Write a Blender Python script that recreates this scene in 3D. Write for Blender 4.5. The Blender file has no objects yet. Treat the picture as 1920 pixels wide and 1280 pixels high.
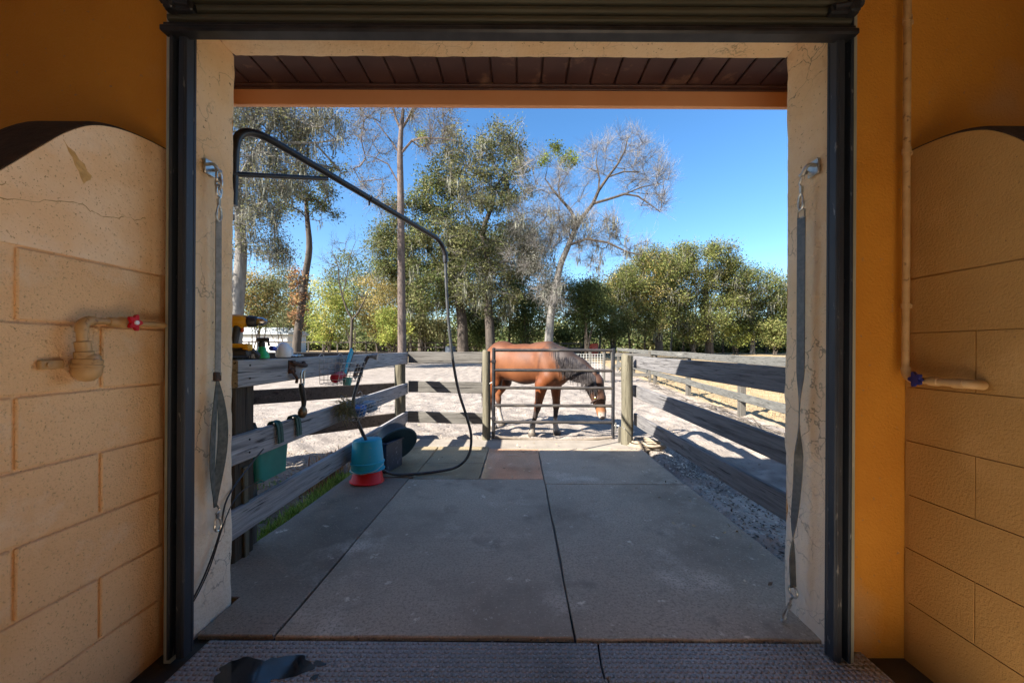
import bpy, bmesh, math, random
import numpy as np
from mathutils import Vector, Matrix

SC = bpy.context.scene
COL = SC.collection
PI = math.pi

# ------------------------------------------------------------------ camera
CAM_H, FPX = 1.13, 700.0
ROLL = math.radians(0.3)
cam_d = bpy.data.cameras.new("camera")
cam = bpy.data.objects.new("camera", cam_d)
COL.objects.link(cam)
cam_d.sensor_width = 36.0
cam_d.lens = FPX / 1920 * 36.0
cam_d.shift_x = -13 / 1920
cam_d.shift_y = 16 / 1920
cam_d.clip_start = 0.05
cam_d.clip_end = 3000
cam.matrix_world = Matrix.Translation((0, 0, CAM_H)) @ Matrix.Rotation(PI / 2, 4, 'X') @ Matrix.Rotation(ROLL, 4, 'Z')
SC.camera = cam

# ------------------------------------------------------------------ sky, sun, exposure
SUN_DIR = Vector((1.14, 0.83, -1.0)).normalized()          # the way the light travels
SUN_EL = math.asin(-SUN_DIR.z)
SUN_AZ = math.atan2(-SUN_DIR.x, -SUN_DIR.y)                  # clockwise from +Y
world = bpy.data.worlds.new("World")
SC.world = world
world.use_nodes = True
wn = world.node_tree
wn.nodes.clear()
sky = wn.nodes.new("ShaderNodeTexSky")
sky.sky_type = 'NISHITA'
sky.sun_disc = False
sky.sun_elevation = SUN_EL
sky.sun_rotation = SUN_AZ
sky.altitude = 20
sky.air_density = 1.0
sky.dust_density = 0.7
sky.ozone_density = 2.6
bg = wn.nodes.new("ShaderNodeBackground")
bg.inputs[1].default_value = 0.055
wo = wn.nodes.new("ShaderNodeOutputWorld")
hs = wn.nodes.new("ShaderNodeHueSaturation")
hs.inputs["Saturation"].default_value = 1.24
wn.links.new(sky.outputs[0], hs.inputs["Color"])
wn.links.new(hs.outputs[0], bg.inputs[0])
wn.links.new(bg.outputs[0], wo.inputs[0])

sun_d = bpy.data.lights.new("sun", 'SUN')
sun_d.energy = 3.5
sun_d.angle = math.radians(0.55)
sun_d.color = (1.0, 0.93, 0.84)
sun = bpy.data.objects.new("sun", sun_d)
COL.objects.link(sun)
sun.rotation_euler = SUN_DIR.to_track_quat('-Z', 'Y').to_euler()
sun.location = (-12, -9, 12)

SC.view_settings.view_transform = 'Standard'
SC.view_settings.look = 'None'
SC.view_settings.gamma = 1
SC.view_settings.exposure = 2.4
SC.view_settings.use_curve_mapping = False
SC.render.engine = 'CYCLES'
SC.cycles.use_denoising = True
SC.cycles.max_bounces = 10
SC.cycles.diffuse_bounces = 6
SC.cycles.glossy_bounces = 4
SC.cycles.transmission_bounces = 6
SC.cycles.transparent_max_bounces = 8
SC.cycles.sample_clamp_indirect = 6.0
SC.cycles.caustics_reflective = False
SC.cycles.caustics_refractive = False

rnd = random.Random(7)


def at(px, py, Y):
    """Point at distance Y in front of the doorway camera that shows at pixel (px, py) of the 1920x1280 photograph."""
    x = (px - 960 - 13) / FPX
    y = (640 - py + 16) / FPX
    xr = x * math.cos(ROLL) - y * math.sin(ROLL)
    yr = x * math.sin(ROLL) + y * math.cos(ROLL)
    return Vector((xr * Y, Y, CAM_H + yr * Y))


# ------------------------------------------------------------------ materials
MATS = {}


def M(name, c1, c2=None, scale=6.0, detail=5.0, rough=0.7, rough2=None, metal=0.0, bump=0.0, bscale=80.0, bdetail=4.0,
      stretch=(1, 1, 1), spots=None, spec=0.5, lo=0.35, hi=0.65, attr=None, trans=0.0, coat=0.0, bdist=0.01, alpha=None, transmission=0.0):
    """Procedural material: two colours mixed by noise, optional spot layers, noise bump, optional colour attribute and leaf translucency."""
    m = bpy.data.materials.new(name)
    m.use_nodes = True
    nt = m.node_tree
    nt.nodes.clear()
    N, L = nt.nodes.new, nt.links.new
    out = N("ShaderNodeOutputMaterial")
    bs = N("ShaderNodeBsdfPrincipled")
    bs.inputs["Metallic"].default_value = metal
    bs.inputs["Specular IOR Level"].default_value = spec
    bs.inputs["Coat Weight"].default_value = coat
    bs.inputs["Transmission Weight"].default_value = transmission
    tc = N("ShaderNodeTexCoord")
    mp = N("ShaderNodeMapping")
    mp.inputs["Scale"].default_value = stretch
    L(tc.outputs["Object"], mp.inputs[0])
    vec = mp.outputs[0]

    def noise(sc, dt, rgh=0.55):
        n = N("ShaderNodeTexNoise")
        n.inputs["Scale"].default_value = sc
        n.inputs["Detail"].default_value = dt
        n.inputs["Roughness"].default_value = rgh
        L(vec, n.inputs["Vector"])
        return n

    def ramp(src, a, b):
        r = N("ShaderNodeMapRange")
        r.inputs["From Min"].default_value = a
        r.inputs["From Max"].default_value = b
        L(src, r.inputs["Value"])
        return r.outputs[0]

    def mix(fac, a, b):
        x = N("ShaderNodeMix")
        x.data_type = 'RGBA'
        if isinstance(fac, float):
            x.inputs[0].default_value = fac
        else:
            L(fac, x.inputs[0])
        for s, k in ((a, 6), (b, 7)):
            if isinstance(s, tuple):
                x.inputs[k].default_value = (*s, 1)
            else:
                L(s, x.inputs[k])
        return x.outputs[2]

    col = None
    if attr:
        at_ = N("ShaderNodeVertexColor")
        at_.layer_name = attr
        col = at_.outputs[0]
        if c2 is not None:
            n = noise(scale, detail)
            f = ramp(n.outputs["Fac"], lo, hi)
            mul = N("ShaderNodeMix")
            mul.data_type = 'RGBA'
            mul.blend_type = 'MULTIPLY'
            mul.inputs[0].default_value = 1.0
            L(col, mul.inputs[6])
            L(mix(f, c1, c2), mul.inputs[7])
            col = mul.outputs[2]
    elif c2 is None:
        col = None
        bs.inputs["Base Color"].default_value = (*c1, 1)
    else:
        n = noise(scale, detail)
        f = ramp(n.outputs["Fac"], lo, hi)
        col = mix(f, c1, c2)
    for (sc, dt, a, b, c) in (spots or ()):
        n = noise(sc, dt, 0.6)
        f = ramp(n.outputs["Fac"], a, b)
        col = mix(f, col if col is not None else c1, c)
    if col is not None:
        L(col, bs.inputs["Base Color"])
    if rough2 is None:
        bs.inputs["Roughness"].default_value = rough
    else:
        n = noise(scale * 0.7, detail)
        r = N("ShaderNodeMapRange")
        r.inputs["From Min"].default_value = lo
        r.inputs["From Max"].default_value = hi
        r.inputs["To Min"].default_value = rough
        r.inputs["To Max"].default_value = rough2
        L(n.outputs["Fac"], r.inputs["Value"])
        L(r.outputs[0], bs.inputs["Roughness"])
    if bump:
        n = noise(bscale, bdetail, 0.6)
        b = N("ShaderNodeBump")
        b.inputs["Strength"].default_value = bump
        b.inputs["Distance"].default_value = bdist
        L(n.outputs["Fac"], b.inputs["Height"])
        L(b.outputs[0], bs.inputs["Normal"])
    sh = bs.outputs[0]
    if trans:
        t = N("ShaderNodeBsdfTranslucent")
        if col is not None:
            L(col, t.inputs[0])
        else:
            t.inputs[0].default_value = (*c1, 1)
        mx = N("ShaderNodeMixShader")
        mx.inputs[0].default_value = trans
        L(sh, mx.inputs[1])
        L(t.outputs[0], mx.inputs[2])
        sh = mx.outputs[0]
    L(sh, out.inputs[0])
    MATS[name] = m
    return m


# ------------------------------------------------------------------ mesh building
class MB:
    """Collects pieces of ONE mesh."""

    def __init__(self):
        self.v, self.f, self.n, self.c = [], [], 0, []

    def add(self, verts, faces):
        b = self.n
        self.v.extend([tuple(p) for p in verts])
        self.f.extend([tuple(i + b for i in f) for f in faces])
        self.n = len(self.v)
        return self

    def box(self, c, s, R=None, bev=0.0):
        """Box with centre c and full sizes s, optionally rotated by R and with chamfered edges."""
        hx, hy, hz = s[0] / 2, s[1] / 2, s[2] / 2
        c = Vector(c)
        if bev <= 0:
            vs = [Vector((x, y, z)) for z in (-hz, hz) for y in (-hy, hy) for x in (-hx, hx)]
            fs = [(0, 2, 3, 1), (4, 5, 7, 6), (0, 1, 5, 4), (2, 6, 7, 3), (0, 4, 6, 2), (1, 3, 7, 5)]
        else:
            b = min(bev, hx * 0.9, hy * 0.9, hz * 0.9)
            vs, idx = [], {}
            for sx in (-1, 1):
                for sy in (-1, 1):
                    for sz in (-1, 1):
                        for ax in range(3):
                            p = [sx * (hx - b), sy * (hy - b), sz * (hz - b)]
                            p[ax] = (sx, sy, sz)[ax] * (hx, hy, hz)[ax]
                            idx[(sx, sy, sz, ax)] = len(vs)
                            vs.append(Vector(p))
            fs = []
            for ax in range(3):
                o1, o2 = (ax + 1) % 3, (ax + 2) % 3
                for s_ in (-1, 1):
                    loop = []
                    for a, d in ((-1, -1), (1, -1), (1, 1), (-1, 1)):
                        k = [0, 0, 0]
                        k[ax], k[o1], k[o2] = s_, a, d
                        loop.append(idx[(*k, ax)])
                    fs.append(tuple(loop if s_ > 0 else reversed(loop)))
                for a in (-1, 1):
                    for d in (-1, 1):                                # edges along ax
                        k0, k1 = [0, 0, 0], [0, 0, 0]
                        k0[ax], k1[ax] = -1, 1
                        k0[o1] = k1[o1] = a
                        k0[o2] = k1[o2] = d
                        q = [idx[(*k0, o1)], idx[(*k1, o1)], idx[(*k1, o2)], idx[(*k0, o2)]]
                        fs.append(tuple(q if a * d > 0 else reversed(q)))
            for sx in (-1, 1):
                for sy in (-1, 1):
                    for sz in (-1, 1):
                        q = [idx[(sx, sy, sz, ax)] for ax in range(3)]
                        fs.append(tuple(q if sx * sy * sz > 0 else reversed(q)))
        if R is not None:
            vs = [R @ p for p in vs]
        return self.add([p + c for p in vs], fs)

    def tube(self, pts, r, n=8, cap=True, closed=False):
        pts = [Vector(p) for p in pts]
        m = len(pts)
        rs = [r] * m if not hasattr(r, '__len__') else list(r)
        tang = []
        for i in range(m):
            a = pts[(i - 1) % m] if (i or closed) else pts[0]
            b = pts[(i + 1) % m] if (i < m - 1 or closed) else pts[-1]
            t = (b - a)
            tang.append(t.normalized() if t.length > 1e-9 else Vector((0, 0, 1)))
        up = Vector((0, 0, 1)) if abs(tang[0].z) < 0.9 else Vector((1, 0, 0))
        nrm = tang[0].cross(up).normalized()
        vs, fs = [], []
        for i in range(m):
            nrm = (nrm - tang[i] * nrm.dot(tang[i]))
            nrm = nrm.normalized() if nrm.length > 1e-6 else tang[i].orthogonal().normalized()
            bn = tang[i].cross(nrm)
            for k in range(n):
                a = 2 * PI * k / n
                vs.append(pts[i] + (nrm * math.cos(a) + bn * math.sin(a)) * rs[i])
        for i in range(m - 1 if not closed else m):
            j = (i + 1) % m
            for k in range(n):
                k2 = (k + 1) % n
                fs.append((i * n + k, i * n + k2, j * n + k2, j * n + k))
        if cap and not closed:
            fs.append(tuple(reversed(range(n))))
            fs.append(tuple((m - 1) * n + k for k in range(n)))
        return self.add(vs, fs)

    def ribbon(self, pts, w, across, thick=0.002):
        """Flat strap: pts centre line, across the width direction (vector or one per point)."""
        pts = [Vector(p) for p in pts]
        m = len(pts)
        vs, fs = [], []
        for i in range(m):
            a = Vector(across[i] if isinstance(across, list) else across).normalized()
            t = (pts[min(i + 1, m - 1)] - pts[max(i - 1, 0)]).normalized()
            nn = t.cross(a).normalized()
            ww = w[i] if hasattr(w, '__len__') else w
            for sa, sn in ((-1, -1), (1, -1), (1, 1), (-1, 1)):
                vs.append(pts[i] + a * ww / 2 * sa + nn * thick / 2 * sn)
        for i in range(m - 1):
            for k in range(4):
                k2 = (k + 1) % 4
                fs.append((i * 4 + k, i * 4 + k2, (i + 1) * 4 + k2, (i + 1) * 4 + k))
        fs.append((3, 2, 1, 0))
        fs.append(tuple((m - 1) * 4 + k for k in range(4)))
        return self.add(vs, fs)

    def lathe(self, prof, c=(0, 0, 0), R=None, n=20, sx=1.0, sy=1.0):
        """prof = [(radius, z)...] turned about z; closed with fans where the radius is 0."""
        vs, fs = [], []
        m = len(prof)
        for (r, z) in prof:
            for k in range(n):
                a = 2 * PI * k / n
                vs.append(Vector((r * math.cos(a) * sx, r * math.sin(a) * sy, z)))
        for i in range(m - 1):
            for k in range(n):
                k2 = (k + 1) % n
                fs.append((i * n + k, i * n + k2, (i + 1) * n + k2, (i + 1) * n + k))
        fs.append(tuple(reversed(range(n))))
        fs.append(tuple((m - 1) * n + k for k in range(n)))
        if R is not None:
            vs = [R @ p for p in vs]
        c = Vector(c)
        return self.add([p + c for p in vs], fs)

    def prism(self, poly, fn0, fn1):
        """Extruded polygon: fn0/fn1 map 2D points to the two end faces."""
        n = len(poly)
        vs = [fn0(*p) for p in poly] + [fn1(*p) for p in poly]
        fs = [tuple(reversed(range(n))), tuple(range(n, 2 * n))]
        for k in range(n):
            k2 = (k + 1) % n
            fs.append((k, k2, n + k2, n + k))
        return self.add(vs, fs)


def root_of(o):
    while o.parent is not None:
        o = o.parent
    return o


def P(name, mb, m, parent=None, label=None, smooth=False, kind=None):
    """Link a mesh built in world coordinates as one object under parent."""
    me = bpy.data.meshes.new(name)
    off = Vector(root_of(parent).location) if parent is not None else Vector((0, 0, 0))
    me.from_pydata([(p[0] - off.x, p[1] - off.y, p[2] - off.z) for p in mb.v], [], mb.f)
    me.validate()
    bm = bmesh.new()
    bm.from_mesh(me)
    bmesh.ops.recalc_face_normals(bm, faces=bm.faces)
    bm.to_mesh(me)
    bm.free()
    me.materials.append(m)
    if smooth:
        me.polygons.foreach_set("use_smooth", [True] * len(me.polygons))
        try:
            me.set_sharp_from_angle(angle=math.radians(42))
        except Exception:
            pass
    o = bpy.data.objects.new(name, me)
    COL.objects.link(o)
    if parent is not None:
        o.parent = parent
    if label:
        o["label"] = label
    if kind:
        o["kind"] = kind
    return o


def T(name, label, cat, loc=(0, 0, 0), group=None):
    """An Empty at the thing's base that parents its parts."""
    o = bpy.data.objects.new(name, None)
    COL.objects.link(o)
    o.location = loc
    o.empty_display_size = 0.1
    tag(o, label, cat, group)
    return o


def tag(o, label, cat, group=None):
    o["label"] = label
    o["category"] = cat
    if group:
        o["group"] = group
    return o


def structure(o):
    o["kind"] = "structure"
    return o


def np_mesh(name, verts, faces, m, parent=None, colors=None, smooth=False, kind=None):
    """Fast mesh from numpy arrays; faces is an (n,4) or (n,3) index array, colours per vertex."""
    verts = np.asarray(verts, dtype=np.float32)
    faces = np.asarray(faces, dtype=np.int32)
    if parent is not None:
        verts = verts - np.array(root_of(parent).location, dtype=np.float32)
    k = faces.shape[1]
    me = bpy.data.meshes.new(name)
    me.vertices.add(len(verts))
    me.vertices.foreach_set("co", verts.ravel())
    me.loops.add(faces.size)
    me.loops.foreach_set("vertex_index", faces.ravel())
    me.polygons.add(len(faces))
    me.polygons.foreach_set("loop_start", np.arange(0, faces.size, k, dtype=np.int32))
    me.polygons.foreach_set("loop_total", np.full(len(faces), k, dtype=np.int32))
    me.update(calc_edges=True)
    if smooth:
        me.polygons.foreach_set("use_smooth", np.ones(len(faces), dtype=bool))
    if colors is not None:
        ca = me.color_attributes.new("tint", 'FLOAT_COLOR', 'POINT')
        cc = np.ones((len(verts), 4), dtype=np.float32)
        cc[:, :3] = colors
        ca.data.foreach_set("color", cc.ravel())
    me.materials.append(m)
    o = bpy.data.objects.new(name, me)
    COL.objects.link(o)
    if parent is not None:
        o.parent = parent
    if kind:
        o["kind"] = kind
    return o


# value noise on numpy arrays
def _hash(ix, iy, seed):
    h = (ix * 374761393 + iy * 668265263 + seed * 1442695041).astype(np.int64) & 0x7fffffff
    h = ((h ^ (h >> 13)) * 1274126177) & 0x7fffffff
    h = h ^ (h >> 16)
    return (h % 65536) / 65535.0


def vnoise(x, y, seed=1):
    ix, iy = np.floor(x).astype(np.int64), np.floor(y).astype(np.int64)
    fx, fy = x - ix, y - iy
    fx, fy = fx * fx * (3 - 2 * fx), fy * fy * (3 - 2 * fy)
    a, b = _hash(ix, iy, seed), _hash(ix + 1, iy, seed)
    c, d = _hash(ix, iy + 1, seed), _hash(ix + 1, iy + 1, seed)
    return (a * (1 - fx) + b * fx) * (1 - fy) + (c * (1 - fx) + d * fx) * fy


def fbm(x, y, seed=1, octv=4):
    t, amp, s = 0, 0.5, 0
    for k in range(octv):
        t = t + amp * vnoise(x * 2 ** k, y * 2 ** k, seed + 17 * k)
        s += amp
        amp *= 0.5
    return t / s


def arc(p0, p1, p2, n=6):
    """Quadratic curve p0 -> p2 with control p1."""
    p0, p1, p2 = Vector(p0), Vector(p1), Vector(p2)
    return [p0 * (1 - t) ** 2 + p1 * 2 * t * (1 - t) + p2 * t * t for t in (i / n for i in range(n + 1))]


def spline(pts, n=8):
    """Catmull-Rom through the points."""
    pts = [Vector(p) for p in pts]
    P_ = [pts[0] * 2 - pts[1]] + pts + [pts[-1] * 2 - pts[-2]]
    out = []
    for i in range(1, len(P_) - 2):
        a, b, c, d = P_[i - 1], P_[i], P_[i + 1], P_[i + 2]
        for k in range(n):
            t = k / n
            out.append(0.5 * ((2 * b) + (c - a) * t + (2 * a - 5 * b + 4 * c - d) * t * t + (3 * b - a - 3 * c + d) * t ** 3))
    out.append(pts[-1])
    return out


def rot(ax, deg):
    return Matrix.Rotation(math.radians(deg), 3, ax)
# ================================================================== materials used by the building and ground
PAINT = M("ochre_painted_masonry", (0.60, 0.25, 0.020), (0.53, 0.205, 0.013), scale=3.0, rough=0.75, bump=0.55, bscale=120, bdetail=5, bdist=0.006,
          spots=[(45, 3, 0.66, 0.76, (0.34, 0.19, 0.08)), (1.3, 3, 0.62, 0.8, (0.50, 0.31, 0.14))])
TANP = M("shaded_tan_block_paint", (0.44, 0.235, 0.062), (0.37, 0.19, 0.046), scale=2.5, rough=0.75, bump=0.5, bscale=130, bdetail=4, bdist=0.006,  # copy of the barn's wall paint, toned for the shaded right wall
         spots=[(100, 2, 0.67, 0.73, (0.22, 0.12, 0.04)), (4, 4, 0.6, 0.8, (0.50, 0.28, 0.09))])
BLOCK = M("lit_peach_block_paint", (0.89, 0.58, 0.31), (0.83, 0.50, 0.24), scale=2.5, rough=0.7, bump=1.0, bscale=170, bdetail=4, bdist=0.006,  # same wall paint again, the left wall's stronger light put into the colour
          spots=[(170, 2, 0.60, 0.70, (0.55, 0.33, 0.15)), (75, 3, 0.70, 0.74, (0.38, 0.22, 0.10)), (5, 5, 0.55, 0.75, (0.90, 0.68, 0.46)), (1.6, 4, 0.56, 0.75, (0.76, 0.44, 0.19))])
PLASTER = M("lit_peach_plaster", (0.90, 0.66, 0.43), (0.85, 0.56, 0.31), scale=7.0, rough=0.7, bump=0.6, bscale=30, bdetail=6, bdist=0.008,  # plaster of the lit left wall, brightness put into the colour
            spots=[(170, 2, 0.62, 0.70, (0.45, 0.27, 0.13)), (3, 5, 0.55, 0.75, (0.90, 0.74, 0.58)), (2.0, 4, 0.60, 0.74, (0.80, 0.48, 0.22))])
STUCCO = M("worn_stucco", (0.85, 0.63, 0.39), (0.79, 0.54, 0.29), scale=4.0, rough=0.8, bump=1.0, bscale=38, bdetail=7, bdist=0.012,
           spots=[(70, 3, 0.65, 0.72, (0.24, 0.15, 0.08)), (1.6, 3, 0.5, 0.75, (0.84, 0.68, 0.48))])


def stucco_cracks(m):
    """Thin dark cracks in the stucco along warped cell borders, and pale dirty splash near the ground."""
    nt = m.node_tree
    N, L = nt.nodes.new, nt.links.new
    bs = [n for n in nt.nodes if n.type == 'BSDF_PRINCIPLED'][0]
    src = bs.inputs["Base Color"].links[0].from_socket
    tc = N("ShaderNodeTexCoord")
    nz = N("ShaderNodeTexNoise")
    nz.inputs["Scale"].default_value = 5
    nz.inputs["Detail"].default_value = 5
    L(tc.outputs["Object"], nz.inputs["Vector"])
    ad = N("ShaderNodeVectorMath")
    ad.operation = 'MULTIPLY_ADD'
    ad.inputs[1].default_value = (0.35, 0.35, 0.35)
    L(nz.outputs["Color"], ad.inputs[0])
    L(tc.outputs["Object"], ad.inputs[2])
    vo = N("ShaderNodeTexVoronoi")
    vo.feature = 'DISTANCE_TO_EDGE'
    vo.inputs["Scale"].default_value = 6.5
    L(ad.outputs[0], vo.inputs["Vector"])
    mr = N("ShaderNodeMapRange")
    mr.inputs["From Min"].default_value = 0.0
    mr.inputs["From Max"].default_value = 0.022
    mr.inputs["To Min"].default_value = 0.75
    mr.inputs["To Max"].default_value = 0.0
    L(vo.outputs["Distance"], mr.inputs["Value"])
    n2 = N("ShaderNodeTexNoise")
    n2.inputs["Scale"].default_value = 3.1
    L(tc.outputs["Object"], n2.inputs["Vector"])
    m2 = N("ShaderNodeMapRange")
    m2.inputs["From Min"].default_value = 0.45
    m2.inputs["From Max"].default_value = 0.6
    L(n2.outputs["Fac"], m2.inputs["Value"])
    mu = N("ShaderNodeMath")
    mu.operation = 'MULTIPLY'
    L(mr.outputs[0], mu.inputs[0])
    L(m2.outputs[0], mu.inputs[1])
    # splash dirt / bleached paint near the floor
    sp = N("ShaderNodeSeparateXYZ")
    L(tc.outputs["Object"], sp.inputs[0])
    mz = N("ShaderNodeMapRange")
    mz.inputs["From Min"].default_value = 1.25
    mz.inputs["From Max"].default_value = 0.15
    mz.inputs["To Max"].default_value = 0.8
    L(sp.outputs["Z"], mz.inputs["Value"])
    x0 = N("ShaderNodeMix")
    x0.data_type = 'RGBA'
    L(mz.outputs[0], x0.inputs[0])
    L(src, x0.inputs[6])
    x0.inputs[7].default_value = (0.80, 0.70, 0.57, 1)
    x = N("ShaderNodeMix")
    x.data_type = 'RGBA'
    L(mu.outputs[0], x.inputs[0])
    L(x0.outputs[2], x.inputs[6])
    x.inputs[7].default_value = (0.10, 0.07, 0.045, 1)
    L(x.outputs[2], bs.inputs["Base Color"])


stucco_cracks(STUCCO)
SOFFIT = M("brown_soffit_vinyl", (0.060, 0.026, 0.024), (0.085, 0.04, 0.034), scale=5, rough=0.55, spots=[(9, 4, 0.6, 0.75, (0.20, 0.11, 0.07))])
FASCIA = M("orange_fascia_paint", (0.86, 0.44, 0.22), (0.82, 0.40, 0.19), scale=4, rough=0.55)
DARKWOOD = M("pine_ceiling_wood", (0.42, 0.28, 0.15), (0.34, 0.21, 0.11), scale=4, stretch=(1, 8, 1), rough=0.8)
ROOFM = M("brown_roof_shingle", (0.12, 0.085, 0.07), (0.08, 0.06, 0.05), scale=9, rough=0.9)
GALV = M("greenish_galvanized_steel", (0.38, 0.38, 0.30), (0.28, 0.29, 0.22), scale=12, metal=0.15, rough=0.5, stretch=(1, 1, 0.25), spots=[(40, 3, 0.64, 0.7, (0.42, 0.40, 0.33))])
TRACK = M("dark_blue_track_steel", (0.020, 0.026, 0.038), (0.035, 0.042, 0.055), scale=16, metal=0.3, rough=0.55, stretch=(1, 1, 0.2), spots=[(60, 3, 0.66, 0.74, (0.2, 0.2, 0.2))])
RUST = M("rusty_seal", (0.055, 0.035, 0.025), (0.13, 0.06, 0.03), scale=22, rough=0.9, bump=1.0, bscale=70)
SLATM = M("dark_olive_door_steel", (0.10, 0.095, 0.065), (0.07, 0.065, 0.045), scale=8, metal=0.4, rough=0.45, stretch=(0.2, 1, 1))
BLACKM = M("black_painted_steel", (0.012, 0.013, 0.016), (0.03, 0.03, 0.034), scale=14, rough=0.4, metal=0.2)
CONC = M("old_concrete", (0.22, 0.19, 0.155), (0.29, 0.255, 0.21), scale=4, rough=0.9, bump=0.5, bscale=60)
PALEC = M("pale_bounce_concrete", (0.70, 0.61, 0.49), (0.62, 0.54, 0.43), scale=3, rough=0.85, bump=0.3, bscale=60)  # for the unseen floor, made pale to bounce sun onto the walls
FLOORM = M("damp_concrete_floor", (0.030, 0.026, 0.022), (0.055, 0.047, 0.04), scale=5, rough=0.35, rough2=0.75, bump=0.3, bscale=40)
ZINC = M("zinc_hardware", (0.55, 0.55, 0.52), (0.35, 0.34, 0.31), scale=40, metal=0.8, rough=0.35)
WHITEP = M("white_plastic", (0.75, 0.75, 0.76), (0.68, 0.69, 0.71), scale=10, rough=0.4)

# ================================================================== barn shell
OPX0, OPX1 = -1.276, 1.19        # doorway sides
WY0, WY1 = 1.41, 1.67            # door wall, inner and outer face
OPZ = 2.437                      # lintel underside
PLX, PRX = -1.335, 1.455         # inner faces of the two partitions
BW = 5.2                         # half width of the barn
RY = -5.6                        # rear wall

barn = T("barn", "ochre masonry barn with brown soffit whose open doorway frames the yard", "barn", (0, 1.54, 0))
mb = MB()
mb.box(((-BW + OPX0 - 0.012) / 2, (WY0 + WY1) / 2, 1.35), (OPX0 - 0.012 + BW, WY1 - WY0, 3.3))
mb.box(((BW + OPX1 + 0.012) / 2, (WY0 + WY1) / 2, 1.35), (BW - OPX1 - 0.012, WY1 - WY0, 3.3))
mb.box(((OPX0 + OPX1) / 2, (WY0 + WY1) / 2, (OPZ + 0.012 + 3.0) / 2), (OPX1 - OPX0 + 0.024, WY1 - WY0, 3.0 - OPZ - 0.012))
P("front_wall", mb, PAINT, barn)


def lining(name, plane, c0, c1, axis, seed):
    """A stucco-lined reveal: a displaced grid with closed back, facing into the opening."""
    nu, nv = (110, 14)
    us, vs_ = np.linspace(0, 1, nu), np.linspace(0, 1, nv)
    U, V = np.meshgrid(us, vs_, indexing='ij')
    if axis == 'x':
        Z, Y = c0[1] + U * (c1[1] - c0[1]), c0[0] + V * (c1[0] - c0[0])
        d = (fbm(Y * 14, Z * 14, seed, 4) - 0.5) * 0.011 + (fbm(Y * 3, Z * 2, seed + 5, 2) - 0.5) * 0.008
        edge = np.exp(-((V) / 0.10) ** 2) + np.exp(-((1 - V) / 0.05) ** 2)
        d = d - edge * (0.004 + 0.012 * fbm(Z * 9, Z * 0 + 3.3, seed + 9, 3))
        sgn = 1 if plane < 0 else -1
        X = plane + sgn * d
        back = plane - sgn * 0.0118
        pts = np.stack([X, Y, Z], -1)
        bk = np.stack([np.full_like(X, back), Y, Z], -1)
    else:
        X, Y = c0[0] + U * (c1[0] - c0[0]), c0[1] + V * (c1[1] - c0[1])
        d = (fbm(X * 14, Y * 14, seed, 4) - 0.5) * 0.012
        edge = np.exp(-((1 - V) / 0.06) ** 2)
        Z = plane - d + edge * 0.006
        pts = np.stack([X, Y, Z], -1)
        bk = np.stack([X, Y, np.full_like(Z, plane + 0.0118)], -1)
    n = nu * nv
    idx = np.arange(n).reshape(nu, nv)
    q = np.stack([idx[:-1, :-1], idx[1:, :-1], idx[1:, 1:], idx[:-1, 1:]], -1).reshape(-1, 4)
    rim = []
    for line in (idx[0, :], idx[-1, :], idx[:, 0], idx[:, -1]):
        rim.append(np.stack([line[:-1], line[1:], line[1:] + n, line[:-1] + n], -1))
    mbx = MB()
    mbx.add(np.concatenate([pts.reshape(-1, 3), bk.reshape(-1, 3)]).tolist(), [tuple(r) for r in np.concatenate([q] + rim).tolist()])
    return P(name, mbx, STUCCO, barn, smooth=True)


lining("door_jamb", OPX0, (WY0, -0.02), (WY1 + 0.004, OPZ), 'x', 3)
lining("door_jamb", OPX1, (WY0, -0.02), (WY1 + 0.004, OPZ), 'x', 8)
lining("door_lintel", OPZ, (OPX0, WY0), (OPX1, WY1 + 0.004), 'z', 21)

# soffit: grooved boards running from the wall to the fascia
SZ, SY = 2.52, 1.975
for i in range(44):
    x = -2.75 + i * 0.127
    mb = MB()
    dz = rnd.uniform(-0.001, 0.001)
    mb.box((x, (WY1 + SY) / 2 + 0.004, SZ + 0.006 + dz), (0.119, SY - WY1 - 0.01, 0.012), bev=0.004)
    P("soffit_board", mb, SOFFIT, barn)
mb = MB().box((0, (WY1 + SY) / 2, SZ + 0.03), (9.9, SY - WY1 - 0.006, 0.02))
P("soffit_backing", mb, SOFFIT, barn)
mb = MB().box((0, SY - 0.012, SZ - 0.004), (9.9, 0.03, 0.012), bev=0.003).box((0, SY - 0.004, SZ - 0.014), (9.9, 0.012, 0.012), bev=0.003)
P("soffit_trim", mb, SOFFIT, barn)
mb = MB().box((0, SY + 0.014, 2.53), (10.4, 0.026, 0.215), bev=0.003)
P("fascia", mb, FASCIA, barn)
mb = MB().box((0, SY + 0.036, 2.635), (10.4, 0.018, 0.03))
P("drip_edge", mb, WHITEP, barn)
# roof with an added, unseen light opening, ceiling with one to match, other walls
KX0, KX1, KY0, KY1 = -4.0, -2.04, -4.75, -1.50        # unseen ceiling opening, added so sun on the floor brightens the walls
mb = MB()


def slope(x0, x1, s0, s1):
    zr = lambda y: 4.1 - 0.3549 * abs(y + 2.1)
    z0, z1 = zr(s0), zr(s1)
    mb.add([(x0, s0, z0), (x1, s0, z0), (x1, s1, z1), (x0, s1, z1), (x0, s0, z0 - 0.06), (x1, s0, z0 - 0.06), (x1, s1, z1 - 0.06), (x0, s1, z1 - 0.06)],
           [(0, 1, 2, 3), (7, 6, 5, 4), (0, 4, 5, 1), (2, 6, 7, 3), (1, 5, 6, 2), (0, 3, 7, 4)])


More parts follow.
